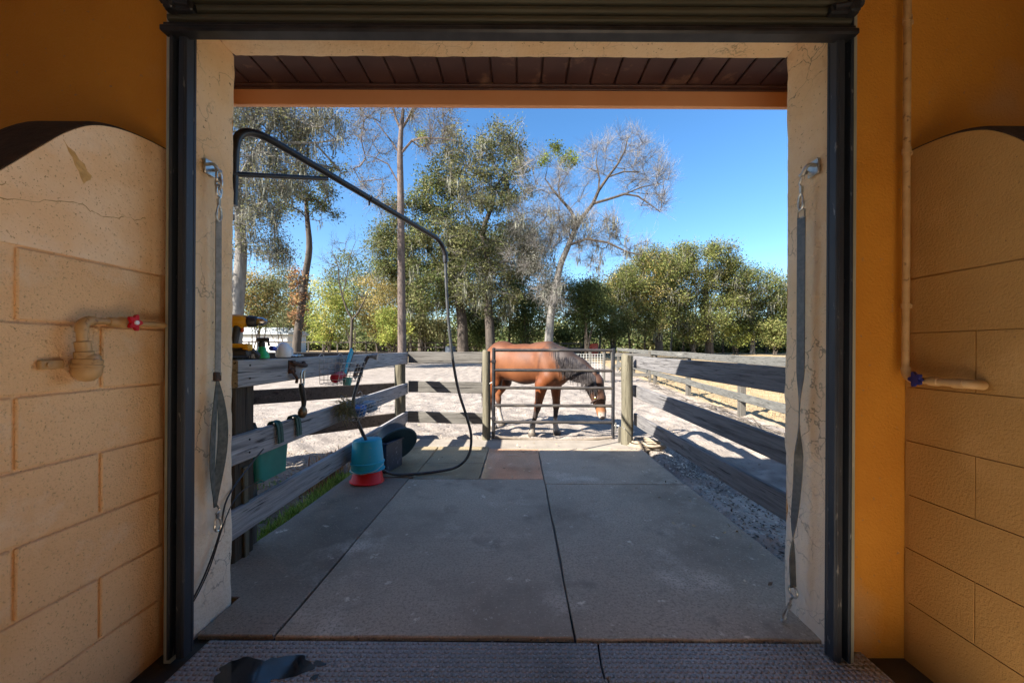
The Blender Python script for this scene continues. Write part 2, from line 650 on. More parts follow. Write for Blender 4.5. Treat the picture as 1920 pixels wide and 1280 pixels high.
slope(-BW - 0.3, BW + 0.3, SY + 0.05, -2.1)
slope(-BW - 0.3, BW + 0.3, -5.7, RY - 0.6)
slope(-BW - 0.3, -5.15, -2.1, -5.7)
slope(-2.05, BW + 0.3, -2.1, -5.7)
P("roof", mb, ROOFM, barn)
mb = MB()
for x0, x1, y0, y1 in ((-BW, KX0, RY, WY0), (KX1, BW, RY, WY0), (KX0, KX1, RY, KY0), (KX0, KX1, KY1, WY0)):
    mb.box(((x0 + x1) / 2, (y0 + y1) / 2, 3.02), (x1 - x0, y1 - y0, 0.04))
P("ceiling", mb, DARKWOOD, barn)
P("side_wall", MB().box((-BW - 0.1, (WY1 + RY) / 2, 1.5), (0.2, WY1 - RY, 3.0)), PAINT, barn)
# right side wall; unseen open bay between WA and WB, added to let light in
WA, WB, WZ0, WZ1 = -4.2, -1.6, 0.9, 2.4
mb = MB()
mb.box((BW + 0.1, (RY + WA) / 2, 1.5), (0.2, WA - RY, 3.0)).box((BW + 0.1, (WB + WY1) / 2, 1.5), (0.2, WY1 - WB, 3.0))
mb.box((BW + 0.1, (WA + WB) / 2, WZ0 / 2), (0.2, WB - WA, WZ0)).box((BW + 0.1, (WA + WB) / 2, (WZ1 + 3.0) / 2), (0.2, WB - WA, 3.0 - WZ1))
P("side_wall", mb, PAINT, barn)
RO = 0.6                        # half width of the unseen rear doorway, added and sized for interior light
mb = MB()
for s in (-1, 1):
    mb.box((s * (BW + RO) / 2, RY - 0.1, 1.5), (BW - RO, 0.2, 3.0))
mb.box((0, RY - 0.1, 2.85), (2 * RO, 0.2, 0.3))
P("rear_wall", mb, PAINT, barn)

# ------------------------------------------------------------------ partitions with swooping tops
SWOOP = [(0.0, 0.95), (0.30, 0.98), (0.55, 1.09), (0.75, 1.31), (0.88, 1.48), (0.96, 1.585), (1.04, 1.69), (1.10, 1.765), (1.16, 1.82), (1.22, 1.85), (1.28, 1.866), (1.34, 1.874), (1.41, 1.877)]  # unseen low end shaped to let sunlight reach the floor


CAPD = M("dark_wall_top", (0.035, 0.018, 0.009), (0.06, 0.032, 0.016), scale=20, rough=0.95, bump=0.5, bscale=60)  # very dark brown over the whole wall top


def zswoop(y):
    if y <= 0:
        return 0.95
    for i in range(len(SWOOP) - 1):
        (a, b), (c, d) = SWOOP[i], SWOOP[i + 1]
        if a <= y <= c:
            m0 = (d - SWOOP[max(i - 1, 0)][1]) / (c - SWOOP[max(i - 1, 0)][0])
            j = min(i + 2, len(SWOOP) - 1)
            m1 = (SWOOP[j][1] - b) / (SWOOP[j][0] - a)
            t, h = (y - a) / (c - a), c - a
            return (2 * t ** 3 - 3 * t * t + 1) * b + (t ** 3 - 2 * t * t + t) * h * m0 + (3 * t * t - 2 * t ** 3) * d + (t ** 3 - t * t) * h * m1
    return SWOOP[-1][1]


def partition(side, face, label, blockm, capm, proud):
    s = side                                                       # -1 left, +1 right; the visible face looks towards -s
    t = T("stall_partition", label, "wall", (face + s * 0.1, 0.0, 0.0))
    ys = [-3.4] + [float(q) for q in np.linspace(0, 1.41, 60)]
    poly = [(y, zswoop(y)) for y in ys] + [(1.408, -0.05), (-3.4, -0.05)]
    xa, xb = face + s * 0.004, face + s * 0.2
    mb = MB().prism(poly, lambda y, z: Vector((xa, y, z)), lambda y, z: Vector((xb, y, z)))
    P("wall_core", mb, blockm, t)
    # running-bond blocks, each a few millimetres proud of its joints
    n = 0
    for r in range(7):
        z0, z1 = r * 0.2 + (0.004 if proud > 0.001 else 0.0015), (r + 1) * 0.2 - (0.004 if proud > 0.001 else 0.0015)
        y1 = 1.189 if (r % 2) else 0.986
        ks = [y1 + k * 0.4064 for k in range(-5, 2)]
        for a, b in zip(ks, ks[1:]):
            if zswoop(max(a, -3)) < (r + 1) * 0.2 + 0.02:
                continue
            jg = 0.004 if proud > 0.001 else 0.0015
            a2, b2 = a + jg, min(b - jg, 1.402)
            if b2 - a2 < 0.02 or b2 < -0.4:
                continue
            d = proud + rnd.uniform(-0.15, 0.15) * proud
            mb = MB().box((face + s * (0.012 - d) / 2 - 0, (a2 + b2) / 2, (z0 + z1) / 2), (0.012 + d, b2 - a2, z1 - z0), bev=0.0035 if proud > 0.001 else 0.001)
            P("concrete_block", mb, blockm, t)
            n += 1
    # smooth plaster above the top course, following the swoop
    yy = [y for y in np.linspace(0.72, 1.405, 44)]
    poly = [(y, max(zswoop(y), 1.403) ) for y in yy] + [(1.405, 1.403), (0.72, 1.403)]
    xa2, xb2 = face - s * (proud * 0.6), face + s * 0.003
    mb = MB().prism(poly, lambda y, z: Vector((xa2, y, z)), lambda y, z: Vector((xb2, y, z)))
    P("plaster_cap", mb, capm, t)
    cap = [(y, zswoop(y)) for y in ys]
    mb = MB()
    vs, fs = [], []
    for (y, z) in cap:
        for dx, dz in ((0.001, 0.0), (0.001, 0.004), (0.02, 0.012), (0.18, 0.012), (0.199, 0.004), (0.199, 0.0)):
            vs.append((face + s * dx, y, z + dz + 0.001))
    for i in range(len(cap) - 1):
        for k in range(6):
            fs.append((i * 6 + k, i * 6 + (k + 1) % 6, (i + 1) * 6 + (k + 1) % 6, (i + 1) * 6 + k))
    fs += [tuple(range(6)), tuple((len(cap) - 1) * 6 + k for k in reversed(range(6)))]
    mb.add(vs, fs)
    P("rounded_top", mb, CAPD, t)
    return t


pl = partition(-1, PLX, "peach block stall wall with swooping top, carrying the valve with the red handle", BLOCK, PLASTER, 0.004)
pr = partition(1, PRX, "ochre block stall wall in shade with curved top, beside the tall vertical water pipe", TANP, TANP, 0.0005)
# cracks in the plaster cap of the sunlit-side wall
mb = MB()
for line in ([(0.80, 1.475), (0.95, 1.51), (1.06, 1.545), (1.13, 1.565), (1.19, 1.55), (1.26, 1.57), (1.33, 1.59)], [(0.86, 1.56), (0.93, 1.53), (0.97, 1.56)]):
    pts = [(PLX + 0.0026, y, z) for y, z in line]
    sp = [q + Vector((0, rnd.gauss(0, 0.002), rnd.gauss(0, 0.003))) for q in spline(pts, 7)]
    mb.tube(sp, [0.0004 + 0.0011 * rnd.random() for _ in sp], 4)
P("crack", mb, M("crack_shade", (0.42, 0.25, 0.11), rough=0.9), pl)
mb = MB().prism([(1.088, 1.738), (1.10, 1.722), (1.117, 1.715), (1.128, 1.698), (1.142, 1.692), (1.150, 1.672), (1.162, 1.664), (1.158, 1.650), (1.147, 1.640), (1.141, 1.630), (1.133, 1.645), (1.128, 1.662), (1.118, 1.676), (1.112, 1.695), (1.102, 1.708), (1.096, 1.725)], lambda y, z: Vector((PLX + 0.0032, y, z)), lambda y, z: Vector((PLX, y, z)))
P("paint_chip", mb, M("chipped_ochre", (0.70, 0.44, 0.18), (0.58, 0.34, 0.12), scale=40, rough=0.9, bump=0.8), pl)

# ------------------------------------------------------------------ roll-up door
door = T("roll_up_door", "dark roll-up steel door raised to the top of the doorway", "door", (0, 1.36, 2.26))
zz = 2.262
mb = MB().box((-0.04, 1.352, zz + 0.012), (2.50, 0.05, 0.024), bev=0.006).box((-0.04, 1.352, zz + 0.034), (2.50, 0.016, 0.02), bev=0.003)
P("bottom_bar", mb, BLACKM, door)
for i in range(7):
    z0 = zz + 0.045 + i * 0.034
    prof = [(0.0, 0.0), (-0.010, 0.004), (-0.013, 0.010), (-0.013, 0.020), (-0.008, 0.026), (0.0, 0.0285), (0.004, 0.0335), (0.008, 0.0335), (0.004, 0.026), (-0.003, 0.021), (-0.005, 0.014), (-0.003, 0.007), (0.006, 0.0)]
    mb = MB().prism(prof, lambda y, z: Vector((-1.27, 1.352 + y, z0 + z)), lambda y, z: Vector((1.19, 1.352 + y, z0 + z)))
    P("door_slat", mb, SLATM, door, smooth=False)
for s, x0 in ((-1, -1.29), (1, 1.227)):
    # wall flange, channel and torn weather seal, from floor to above the frame
    inner = -s
    mb = MB().box((x0 + inner * 0.012, 1.385, 1.32), (0.028, 0.05, 2.68), bev=0.003).box((x0 + inner * 0.0, 1.40, 1.32), (0.05, 0.014, 2.68), bev=0.002)
    P("guide_flange", mb, GALV, door)
    cx = x0 + inner * 0.046
    mb = MB().box((cx, 1.397, 1.33), (0.058, 0.012, 2.66), bev=0.002)
    mb.box((cx - inner * 0.022, 1.371, 1.33), (0.012, 0.045, 2.66), bev=0.004)
    mb.box((cx + inner * 0.024, 1.375, 1.33), (0.010, 0.036, 2.66), bev=0.004)
    mb.box((cx + inner * 0.012, 1.358, 1.33), (0.020, 0.006, 2.66), bev=0.002)
    mb.tube([(cx + inner * 0.004, 1.386, 0.0), (cx + inner * 0.004, 1.386, 2.66)], 0.006, 8)
    P("guide_channel", mb, TRACK, door)
    # ragged seal strip
    vs, fs = [], []
    for i in range(240):
        z = i * 2.42 / 239
        wv = 0.008 + 0.011 * float(vnoise(np.array(z * 37.0), np.array(2.2 + s), 5)) * float(fbm(np.array(z * 6.0), np.array(5.2 + s), 9, 2))
        xa = cx + inner * 0.006
        xb = xa + inner * wv
        yb = 1.4 + 0.0015 * math.sin(z * 31)
        vs += [(xa, yb - 0.008, z), (xb, yb - 0.003, z), (xb, yb + 0.008, z), (xa, yb + 0.009, z)]
    for i in range(239):
        for k in range(4):
            fs.append((i * 4 + k, i * 4 + (k + 1) % 4, i * 4 + 4 + (k + 1) % 4, i * 4 + 4 + k))
    fs += [(0, 1, 2, 3), (956, 959, 958, 957)]
    P("weather_seal", MB().add(vs, fs), RUST, door)
    for z in ((1.64, 1.03, 0.33) if s < 0 else (1.78, 0.99, 0.31)):
        mb = MB().lathe([(0.0, 0.008), (0.005, 0.007), (0.008, 0.003), (0.008, 0.0)], (x0 - inner * 0.012, 1.392, z), rot('X', 90), 10)
        P("guide_bolt", mb, ZINC, door)
    # end bracket of the curtain with a stop
    mb = MB().box((x0 + inner * 0.075, 1.335, 2.345), (0.10, 0.03, 0.035), bev=0.006).box((x0 + inner * 0.05, 1.325, 2.352), (0.035, 0.04, 0.055), bev=0.006).tube([(x0 + inner * 0.02, 1.32, 2.36), (x0 + inner * 0.12, 1.32, 2.345)], 0.012, 8)
    P("door_stop", mb, BLACKM, door)

# ------------------------------------------------------------------ floors, pad, mats
structure(P("floor", MB().box((0, (1.63 + 1.05) / 2, -0.125), (2 * BW, 0.58, 0.2)), FLOORM))
structure(P("aisle_floor", MB().box((0, (1.048 + RY) / 2, -0.125), (2 * BW, 1.048 - RY, 0.2)), PALEC))
mb = MB().box((-0.05, (WY1 + 4.80) / 2 + 0.02, -0.12), (3.02, 4.80 - WY1 + 0.0, 0.2), bev=0.02)
structure(P("concrete_pad", mb, CONC))


def rubber(name, c1, c2, scuff, rough, rough2, bump=0.6, bscale=240, dimple=None, wet=None):
    dk = tuple(c * 0.38 for c in c1)
    md = tuple(c * 0.60 for c in c1)
    m = M(name, c1, c2, scale=2.2, detail=8, rough=rough, rough2=rough2, bump=bump, bscale=bscale, bdetail=3, bdist=0.006,
          spots=[(1.1, 9, 0.46, 0.62, md), (3.1, 8, 0.58, 0.74, dk), (1.7, 9, 0.56, 0.70, scuff), (8.5, 8, 0.64, 0.70, tuple(min(0.9, c * 1.2) for c in scuff)),
                 (75, 4, 0.48, 0.66, tuple(c * 0.74 for c in c1)), (110, 3, 0.60, 0.66, md), (90, 3, 0.60, 0.70, tuple(min(0.9, c * 1.18) for c in c2))], spec=0.4)
    if dimple:
        nt = m.node_tree
        bs = [n for n in nt.nodes if n.type == 'BSDF_PRINCIPLED'][0]
        tc = nt.nodes.new("ShaderNodeTexCoord")
        mp = nt.nodes.new("ShaderNodeMapping")
        mp.inputs["Scale"].default_value = (1 / dimple[0], 1 / dimple[1], 1)
        nt.links.new(tc.outputs["Object"], mp.inputs[0])
        br = nt.nodes.new("ShaderNodeTexVoronoi")
        br.voronoi_dimensions = '2D'
        br.inputs["Scale"].default_value = 1.0
        br.inputs["Randomness"].default_value = 0.12
        nt.links.new(mp.outputs[0], br.inputs["Vector"])
        mr = nt.nodes.new("ShaderNodeMapRange")
        mr.inputs["From Min"].default_value = 0.25
        mr.inputs["From Max"].default_value = 0.5
        mr.inputs["To Min"].default_value = 1.0
        mr.inputs["To Max"].default_value = 0.0
        nt.links.new(br.outputs["Distance"], mr.inputs["Value"])
        b = nt.nodes.new("ShaderNodeBump")
        b.inputs["Strength"].default_value = 1.0
        b.inputs["Distance"].default_value = 0.009
        nt.links.new(mr.outputs[0], b.inputs["Height"])
        nt.links.new(b.outputs[0], bs.inputs["Normal"])
    return m


RUB = rubber("dusty_rubber", (0.47, 0.365, 0.255), (0.57, 0.445, 0.315), (0.80, 0.66, 0.50), 0.75, 0.6)
RUBD = rubber("darker_rubber", (0.30, 0.23, 0.165), (0.40, 0.31, 0.225), (0.60, 0.49, 0.37), 0.7, 0.5)
RUBW = rubber("wet_rubber", (0.30, 0.24, 0.15), (0.40, 0.325, 0.205), (0.50, 0.41, 0.28), 0.28, 0.5, bump=0.15, bscale=30)
RUBM = rubber("horse_tinted_wet_rubber", (0.62, 0.38, 0.235), (0.72, 0.45, 0.285), (0.7, 0.48, 0.33), 0.16, 0.30, bump=0.25, bscale=26)  # brown reflection of the horse is put into the base colour
RUBI = rubber("dimpled_rubber", (0.34, 0.315, 0.29), (0.44, 0.41, 0.38), (0.56, 0.53, 0.49), 0.34, 0.5, dimple=(0.022, 0.020))


def mat_plate(poly, z0, z1, m, label, group, warp=0.0):
    """One rubber mat from its outline."""
    mb = MB()
    cx = sum(p[0] for p in poly) / len(poly)
    cy = sum(p[1] for p in poly) / len(poly)
    ins = [(p[0] + (0.004 if p[0] < cx else -0.004), p[1] + (0.004 if p[1] < cy else -0.004)) for p in poly]
    n = len(poly)
    vs = [(x, y, z0) for x, y in poly] + [(x, y, z1 - 0.004 + warp * math.sin(x * 3 + y)) for x, y in poly] + [(x, y, z1 + warp * math.sin(x * 3 + y)) for x, y in ins]
    fs = [tuple(reversed(range(n))), tuple(range(2 * n, 3 * n))]
    for a in (0, n):
        for k in range(n):
            k2 = (k + 1) % n
            fs.append((a + k, a + k2, a + n + k2, a + n + k))
    mb.add(vs, fs)
    o = P("rubber_mat", mb, m)
    return tag(o, label, "mat", group)


def rect(x0, x1, y0, y1, j=0.004):
    """Outline of a cut mat with slightly uneven edges."""
    pts = []
    for (a, b, c, d) in ((x0, y0, x1, y0), (x1, y0, x1, y1), (x1, y1, x0, y1), (x0, y1, x0, y0)):
        for k in range(9):
            t = k / 9
            e = rnd.uniform(-j, j) if k else 0
            pts.append((a + (c - a) * t + (e if a == c else 0), b + (d - b) * t + (e if b == d else 0)))
    return pts


G1, G2 = "rubber mats on the outdoor pad", "dimpled rubber mats inside the doorway"
ZT = 0.0
mat_plate(rect(-0.955, 0.222, 1.472, 3.262), -0.0185, ZT, RUB, "large grey mat on the pad between the two long seams, straight ahead of the doorway", G1)
mat_plate(rect(0.232, 1.42, 1.462, 3.15), -0.0185, ZT + 0.002, RUB, "large grey mat along the right edge of the pad, next to bare sand", G1)
mat_plate([(-0.965, 1.475), (-0.965, 2.4), (-0.965, 3.29), (-1.46, 3.31), (-1.50, 2.75), (-1.535, 2.2), (-1.53, 1.72), (-1.262, 1.70), (-1.262, 1.475)], -0.0185, ZT - 0.001, RUBD, "narrow dark mat along the left board fence, under the red tub", G1)
mat_plate(rect(0.232, 1.405, 3.162, 4.27), -0.0185, ZT + 0.001, RUB, "grey dry mat in the back row nearest the right gate post", G1)
mat_plate(rect(-0.335, 0.222, 3.272, 4.27), -0.0185, ZT, RUBM, "wet mat reflecting the brown horse in front of the gate", G1)
mat_plate(rect(-0.925, -0.345, 3.272, 3.715), -0.0185, ZT, RUBW, "damp olive mat under the lowest bend of the hose", G1)
mat_plate(rect(-0.925, -0.345, 3.725, 4.36), -0.0185, ZT, RUBW, "damp mat striped by fence shadows near the left gate post", G1)
mat_plate(rect(-1.46, -0.935, 3.32, 4.36), -0.0185, ZT - 0.001, RUBW, "wet mat under the black tub and the dark crate", G1)
# inside mats with the jogged seam
zi = -0.003
mat_plate([(-1.20, 1.06), (0.312, 1.06), (0.312, 1.285), (0.300, 1.285), (0.300, 1.35), (0.31, 1.449), (-0.1, 1.452), (-1.20, 1.455)], -0.0245, zi, RUBI, "dimpled inside mat with the puddle, left of the jogged seam", G2)
mat_plate([(0.319, 1.06), (1.30, 1.06), (1.30, 1.45), (0.8, 1.452), (0.317, 1.449), (0.307, 1.35), (0.307, 1.292), (0.319, 1.292)], -0.0245, zi + 0.001, RUBI, "dimpled inside mat right of the jogged seam", G2)
# puddle: irregular film of water on the inside mat, with two stray drops
PUD = M("puddle_water", (0.012, 0.012, 0.013), (0.02, 0.019, 0.018), scale=30, rough=0.04, rough2=0.12, spec=0.5)
mb = MB()
for (cx_, cy_, rx_, ry_, ph) in ((-0.90, 1.315, 0.135, 0.072, 0.0), (-0.715, 1.345, 0.022, 0.012, 2.0), (-0.70, 1.29, 0.014, 0.009, 4.0)):
    pts = []
    for k in range(120):
        a = 2 * PI * k / 120
        r = 1 + 0.20 * math.sin(2 * a + 1 + ph) + 0.13 * math.sin(3 * a + ph) + 0.08 * math.sin(5 * a + 2) + 0.05 * math.sin(9 * a + ph) + 0.03 * math.sin(17 * a)
        pts.append((cx_ + rx_ * r * math.cos(a), cy_ + ry_ * r * math.sin(a)))
    mb.prism(pts, lambda x, y: Vector((x, y, zi - 0.002)), lambda x, y: Vector((x, y, zi + 0.0012)))
structure(P("puddle_water", mb, PUD))
# crumbled dirt along the threshold
vs, fs = [], []
mb = MB()
for k in range(260):
    x = rnd.uniform(-1.2, 1.2)
    if rnd.random() < 0.6:
        x = rnd.uniform(0.25, 1.18)
    y = 1.458 + rnd.gauss(0, 0.007)
    r = rnd.uniform(0.0012, 0.0042)
    R = rot('Z', rnd.uniform(0, 180)) @ rot('X', rnd.uniform(-30, 30))
    mb.box((x, y, -0.010 + r * 0.4), (r * rnd.uniform(1, 4), r * rnd.uniform(1, 2), r), R)
P("dirt_crumbs", mb, M("threshold_dirt", (0.10, 0.085, 0.07), (0.2, 0.17, 0.14), scale=30, rough=0.95), kind="stuff")
# ================================================================== ground sheet
def ground_base(x, y):
    z = -0.105 + np.clip(y - 9, 0, 70) * 0.0195
    z = z + np.clip(np.abs(x) - 25, 0, 100) * 0.004
    return z


def gz(x, y):
    return float(ground_base(np.array(float(x)), np.array(float(y))))


def steps(lo, hi, fine0, fine1, d, grow):
    a = list(np.arange(fine0, fine1, d))
    s, p = d, fine1
    while p < hi:
        a.append(p)
        s *= grow
        p += s
    a.append(hi)
    s, p, b = d, fine0, []
    while p > lo:
        s *= grow
        p -= s
        b.append(max(p, lo))
    return np.array(sorted(set(b + a)))


gx = steps(-400, 400, -3.4, 5.0, 0.055, 1.09)
gy = steps(-60, 600, 1.6, 9.0, 0.055, 1.055)
GX, GY = np.meshgrid(gx, gy, indexing='ij')
GZ = ground_base(GX, GY)
near = np.clip((GY - 1.2) / 0.8, 0, 1) * np.clip(1.3 - GY / 55, 0, 1)
amp = np.clip(1.2 - np.hypot(GX, GY - 5) / 40, 0.15, 1)
hoof = fbm(GX * 5.5, GY * 5.5, 31, 3) - 0.5
hump = fbm(GX * 1.2, GY * 1.2, 12, 3) - 0.5
fine = fbm(GX * 16, GY * 16, 77, 2) - 0.5
GZ = GZ + near * amp * (hoof * 0.095 + hump * 0.07 + fine * 0.03)
# the pad and the building stand clear of the sand
inpad = (GX > -1.62) & (GX < 1.52) & (GY < 4.90) & (GY > -10)
edge = np.minimum(np.minimum(GX + 1.62, 1.52 - GX), 4.9 - GY)
GZ = np.where(inpad, np.minimum(GZ, -0.035 - np.clip(edge * 0.8, 0, 0.16)), GZ)
GZ = np.where((GY < 1.75), np.minimum(GZ, -0.24), GZ)
# sand drifts up to the pad at its right and far edges
dr = np.exp(-((GX - 1.60) / 0.16) ** 2) * (GY > 1.7) * (GY < 4.9)
GZ = np.where(~inpad, GZ + dr * 0.06, GZ)
dr = np.exp(-((GY - 4.98) / 0.18) ** 2) * (np.abs(GX) < 1.7)
GZ = np.where(~inpad, GZ + dr * 0.085, GZ)
sand = np.array([0.265, 0.236, 0.208])
damp = np.array([0.26, 0.23, 0.20])
litter = np.array([0.24, 0.195, 0.14])
dry = np.array([0.33, 0.25, 0.145])
woods = np.array([0.16, 0.12, 0.075])
nz1 = fbm(GX * 0.9, GY * 0.9, 3, 4)
nz2 = fbm(GX * 6, GY * 6, 9, 3)
C = np.broadcast_to(sand, GX.shape + (3,)).copy()


def blend(Cc, mask, c):
    m = np.clip(mask, 0, 1)[..., None]
    return Cc * (1 - m) + np.array(c) * m


C = blend(C, (nz1 - 0.52) * 3.5, damp * 1.15)
# litter and soil left of the pad, near the barn
C = blend(C, np.clip((4.0 - GY) / 0.9 + (nz2 - 0.5) * 2.4, 0, 1) * (GX < -1.3) * np.clip((GX + 6) / 2, 0, 1), litter)
# sand in the barn's shade right of the pad, colour lightened to lift the shade
C = blend(C, np.clip((3.7 - GY) / 0.5 + (nz2 - 0.5) * 2.0, 0, 1) * (GX > 1.3) * (GX < 3.2) * 0.8, np.array([0.62, 0.55, 0.47]))
# dry pasture beyond the right outer fence and at the back
past = np.clip((GX - (4.25 + np.clip(GY - 7, -3, 30) * 0.06)) * 3, 0, 1)
C = blend(C, past * np.clip((GY - 3) / 2, 0, 1), dry * 1.05)
C = blend(C, np.clip((GY - 27) / 6 + (nz1 - 0.5) * 2, 0, 1), dry)
C = blend(C, np.clip((GY - 62) / 6 + (nz1 - 0.5) * 2, 0, 1), woods)
C = C * (0.86 + 0.28 * nz2[..., None])
nxg, nyg = GX.shape
ii = np.arange(nxg * nyg).reshape(nxg, nyg)
qf = np.stack([ii[:-1, :-1], ii[1:, :-1], ii[1:, 1:], ii[:-1, 1:]], -1).reshape(-1, 4)
GROUND = M("sandy_ground", (0.80, 0.78, 0.76), (1.12, 1.10, 1.08), scale=3.5, detail=8, attr="tint", rough=0.95, bump=0.9, bscale=28, bdetail=8, bdist=0.03, spec=0.15,
           spots=[(22, 5, 0.60, 0.72, (0.16, 0.13, 0.10)), (60, 4, 0.66, 0.73, (0.10, 0.08, 0.06))])
go = np_mesh("ground", np.stack([GX, GY, GZ], -1).reshape(-1, 3), qf, GROUND, colors=C.reshape(-1, 3), smooth=True)
structure(go)
HF = (gx, gy, GZ)


def gh(x, y):
    """Height of the built ground sheet."""
    i = min(max(int(np.searchsorted(gx, x)) - 1, 0), len(gx) - 2)
    j = min(max(int(np.searchsorted(gy, y)) - 1, 0), len(gy) - 2)
    tx = (x - gx[i]) / (gx[i + 1] - gx[i])
    ty = (y - gy[j]) / (gy[j + 1] - gy[j])
    return float((GZ[i, j] * (1 - tx) + GZ[i + 1, j] * tx) * (1 - ty) + (GZ[i, j + 1] * (1 - tx) + GZ[i + 1, j + 1] * tx) * ty)


# ------------------------------------------------------------------ grass tufts, litter, clods (uncountable)
rg = np.random.default_rng(5)


def scatter_leaves(n, xf, size, colors, name, m, up=0.0):
    """Small leaf-like quads lying on the ground."""
    pts = []
    while len(pts) < n:
        p = xf()
        pts.append((p[0], p[1], gh(p[0], p[1]) + 0.004))
    p = np.array(pts)
    a = rg.normal(size=(n, 3))
    a[:, 2] *= 0.25
    a /= np.linalg.norm(a, axis=1)[:, None]
    b = np.cross(a, np.array([0, 0, 1]) + rg.normal(size=(n, 3)) * 0.3)
    b /= np.linalg.norm(b, axis=1)[:, None]
    s = size * (0.5 + rg.random(n))[:, None]
    v = np.stack([p - a * s, p - b * s * 0.45, p + a * s, p + b * s * 0.45], 1)
    v[..., 2] += 0.003
    cols = np.array(colors)[rg.integers(0, len(colors), n)] * (0.7 + 0.6 * rg.random((n, 1)))
    return np_mesh(name, v.reshape(-1, 3), np.arange(n * 4).reshape(n, 4), m, colors=np.repeat(cols, 4, 0), kind="stuff")


LEAFG = M("ground_leaf", (1, 1, 1), attr="tint", rough=0.8, spec=0.2)
scatter_leaves(2600, lambda: (rg.uniform(-4.2, -1.55), rg.uniform(1.75, 4.4)), 0.016, [(0.30, 0.22, 0.13), (0.42, 0.33, 0.22), (0.18, 0.13, 0.09), (0.5, 0.45, 0.38)], "leaf_litter", LEAFG)
scatter_leaves(3200, lambda: (rg.uniform(1.45, 2.3), rg.uniform(1.75, 4.6)), 0.013, [(0.5, 0.44, 0.35), (0.14, 0.115, 0.09), (0.62, 0.56, 0.47), (0.08, 0.065, 0.05)], "hay_debris", LEAFG)
scatter_leaves(1600, lambda: (rg.uniform(-6, 6), 4.9 + rg.gamma(1.6, 2.4)), 0.018, [(0.20, 0.15, 0.10), (0.36, 0.28, 0.19), (0.28, 0.22, 0.16)], "manure_and_leaf_debris", LEAFG)


def grass_blades(name, n, xf, h, colors):
    p = np.array([xf() for _ in range(n)])
    z = np.array([gh(a, b) for a, b in p]) - 0.01
    base = np.column_stack([p, z])
    ang = rg.uniform(0, 2 * PI, n)
    d = np.column_stack([np.cos(ang), np.sin(ang), np.zeros(n)])
    side = np.column_stack([-np.sin(ang), np.cos(ang), np.zeros(n)])
    hh = h * (0.4 + rg.random(n))
    lean = hh * rg.uniform(0.1, 0.8, n)
    w = 0.0035 + 0.003 * rg.random(n)
    v = np.stack([base - side * w[:, None], base + side * w[:, None],
                  base + d * (lean * 0.35)[:, None] + np.array([0, 0, 1]) * (hh * 0.65)[:, None] + side * (w * 0.7)[:, None],
                  base + d * (lean * 0.35)[:, None] + np.array([0, 0, 1]) * (hh * 0.65)[:, None] - side * (w * 0.7)[:, None],
                  base + d * lean[:, None] + np.array([0, 0, 1]) * hh[:, None]], 1)
    cols = np.array(colors)[rg.integers(0, len(colors), n)] * (0.7 + 0.6 * rg.random((n, 1)))
    f4 = np.arange(n)[:, None] * 5
    faces = np.concatenate([f4 + np.array([0, 1, 2]), f4 + np.array([0, 2, 3]), f4 + np.array([3, 2, 4])])
    return np_mesh(name, v.reshape(-1, 3), faces, MGRASS, colors=np.repeat(cols, 5, 0), kind="stuff")


# straw and leaf bits blown onto the pad
_gh = gh


def gh(x, y):
    return 0.001


scatter_leaves(150, lambda: ((rg.uniform(-1.4, 1.4), rg.uniform(3.2, 4.6)) if rg.random() < 0.6 else (1.4 - rg.gamma(1.2, 0.14), rg.uniform(1.8, 4.4))), 0.013, [(0.5, 0.40, 0.24), (0.34, 0.26, 0.16), (0.2, 0.15, 0.10), (0.6, 0.5, 0.34)], "straw_litter", LEAFG)
gh = _gh
MGRASS = M("grass_blade", (1, 1, 1), attr="tint", rough=0.6, trans=0.3, spec=0.3)


def strip():
    y = rg.uniform(2.2, 3.5)
    return (-1.60 + 0.01 * (3.5 - y) + rg.normal(0, 0.045), y)


grass_blades("grass", 5200, strip, 0.085, [(0.24, 0.40, 0.05), (0.32, 0.46, 0.08), (0.42, 0.48, 0.12), (0.16, 0.25, 0.05)])
cl = [(-2.3, 2.9), (-2.9, 3.2), (-2.0, 3.35), (-2.6, 2.5), (-1.85, 2.6), (-3.3, 2.8)]


def clumps():
    c = cl[rg.integers(0, len(cl))]
    return (c[0] + rg.normal(0, 0.16), c[1] + rg.normal(0, 0.10))


grass_blades("weedy_grass", 1300, clumps, 0.05, [(0.22, 0.36, 0.08), (0.30, 0.40, 0.12), (0.15, 0.24, 0.06)])
grass_blades("dry_weed_grass", 260, lambda: (-1.85 + rg.normal(0, 0.08), 3.6 + rg.normal(0, 0.22)), 0.2, [(0.36, 0.22, 0.10), (0.42, 0.30, 0.16), (0.30, 0.14, 0.08)])
# pasture stubble beyond the right fence
grass_blades("dry_pasture_grass", 9000, lambda: (rg.uniform(4.6, 16), rg.uniform(5.5, 22)), 0.09, [(0.36, 0.27, 0.13), (0.29, 0.21, 0.10), (0.42, 0.33, 0.18)])
# ================================================================== fences and gate
def wood(name, c1, c2, axis, dark, rough=0.85):
    st = {'x': (0.05, 1, 1), 'y': (1, 0.05, 1), 'z': (1, 1, 0.05)}[axis]
    return M(name, c1, c2, scale=85, detail=7, stretch=st, rough=rough, bump=0.9, bscale=120, bdist=0.006, lo=0.3, hi=0.7,
             spots=[(24, 6, 0.52, 0.70, dark), (60, 5, 0.60, 0.68, tuple(c * 0.35 for c in dark)), (9, 5, 0.62, 0.72, tuple(min(1, c * 1.35) for c in c2)), (150, 3, 0.66, 0.72, tuple(c * 0.25 for c in dark))], spec=0.25)


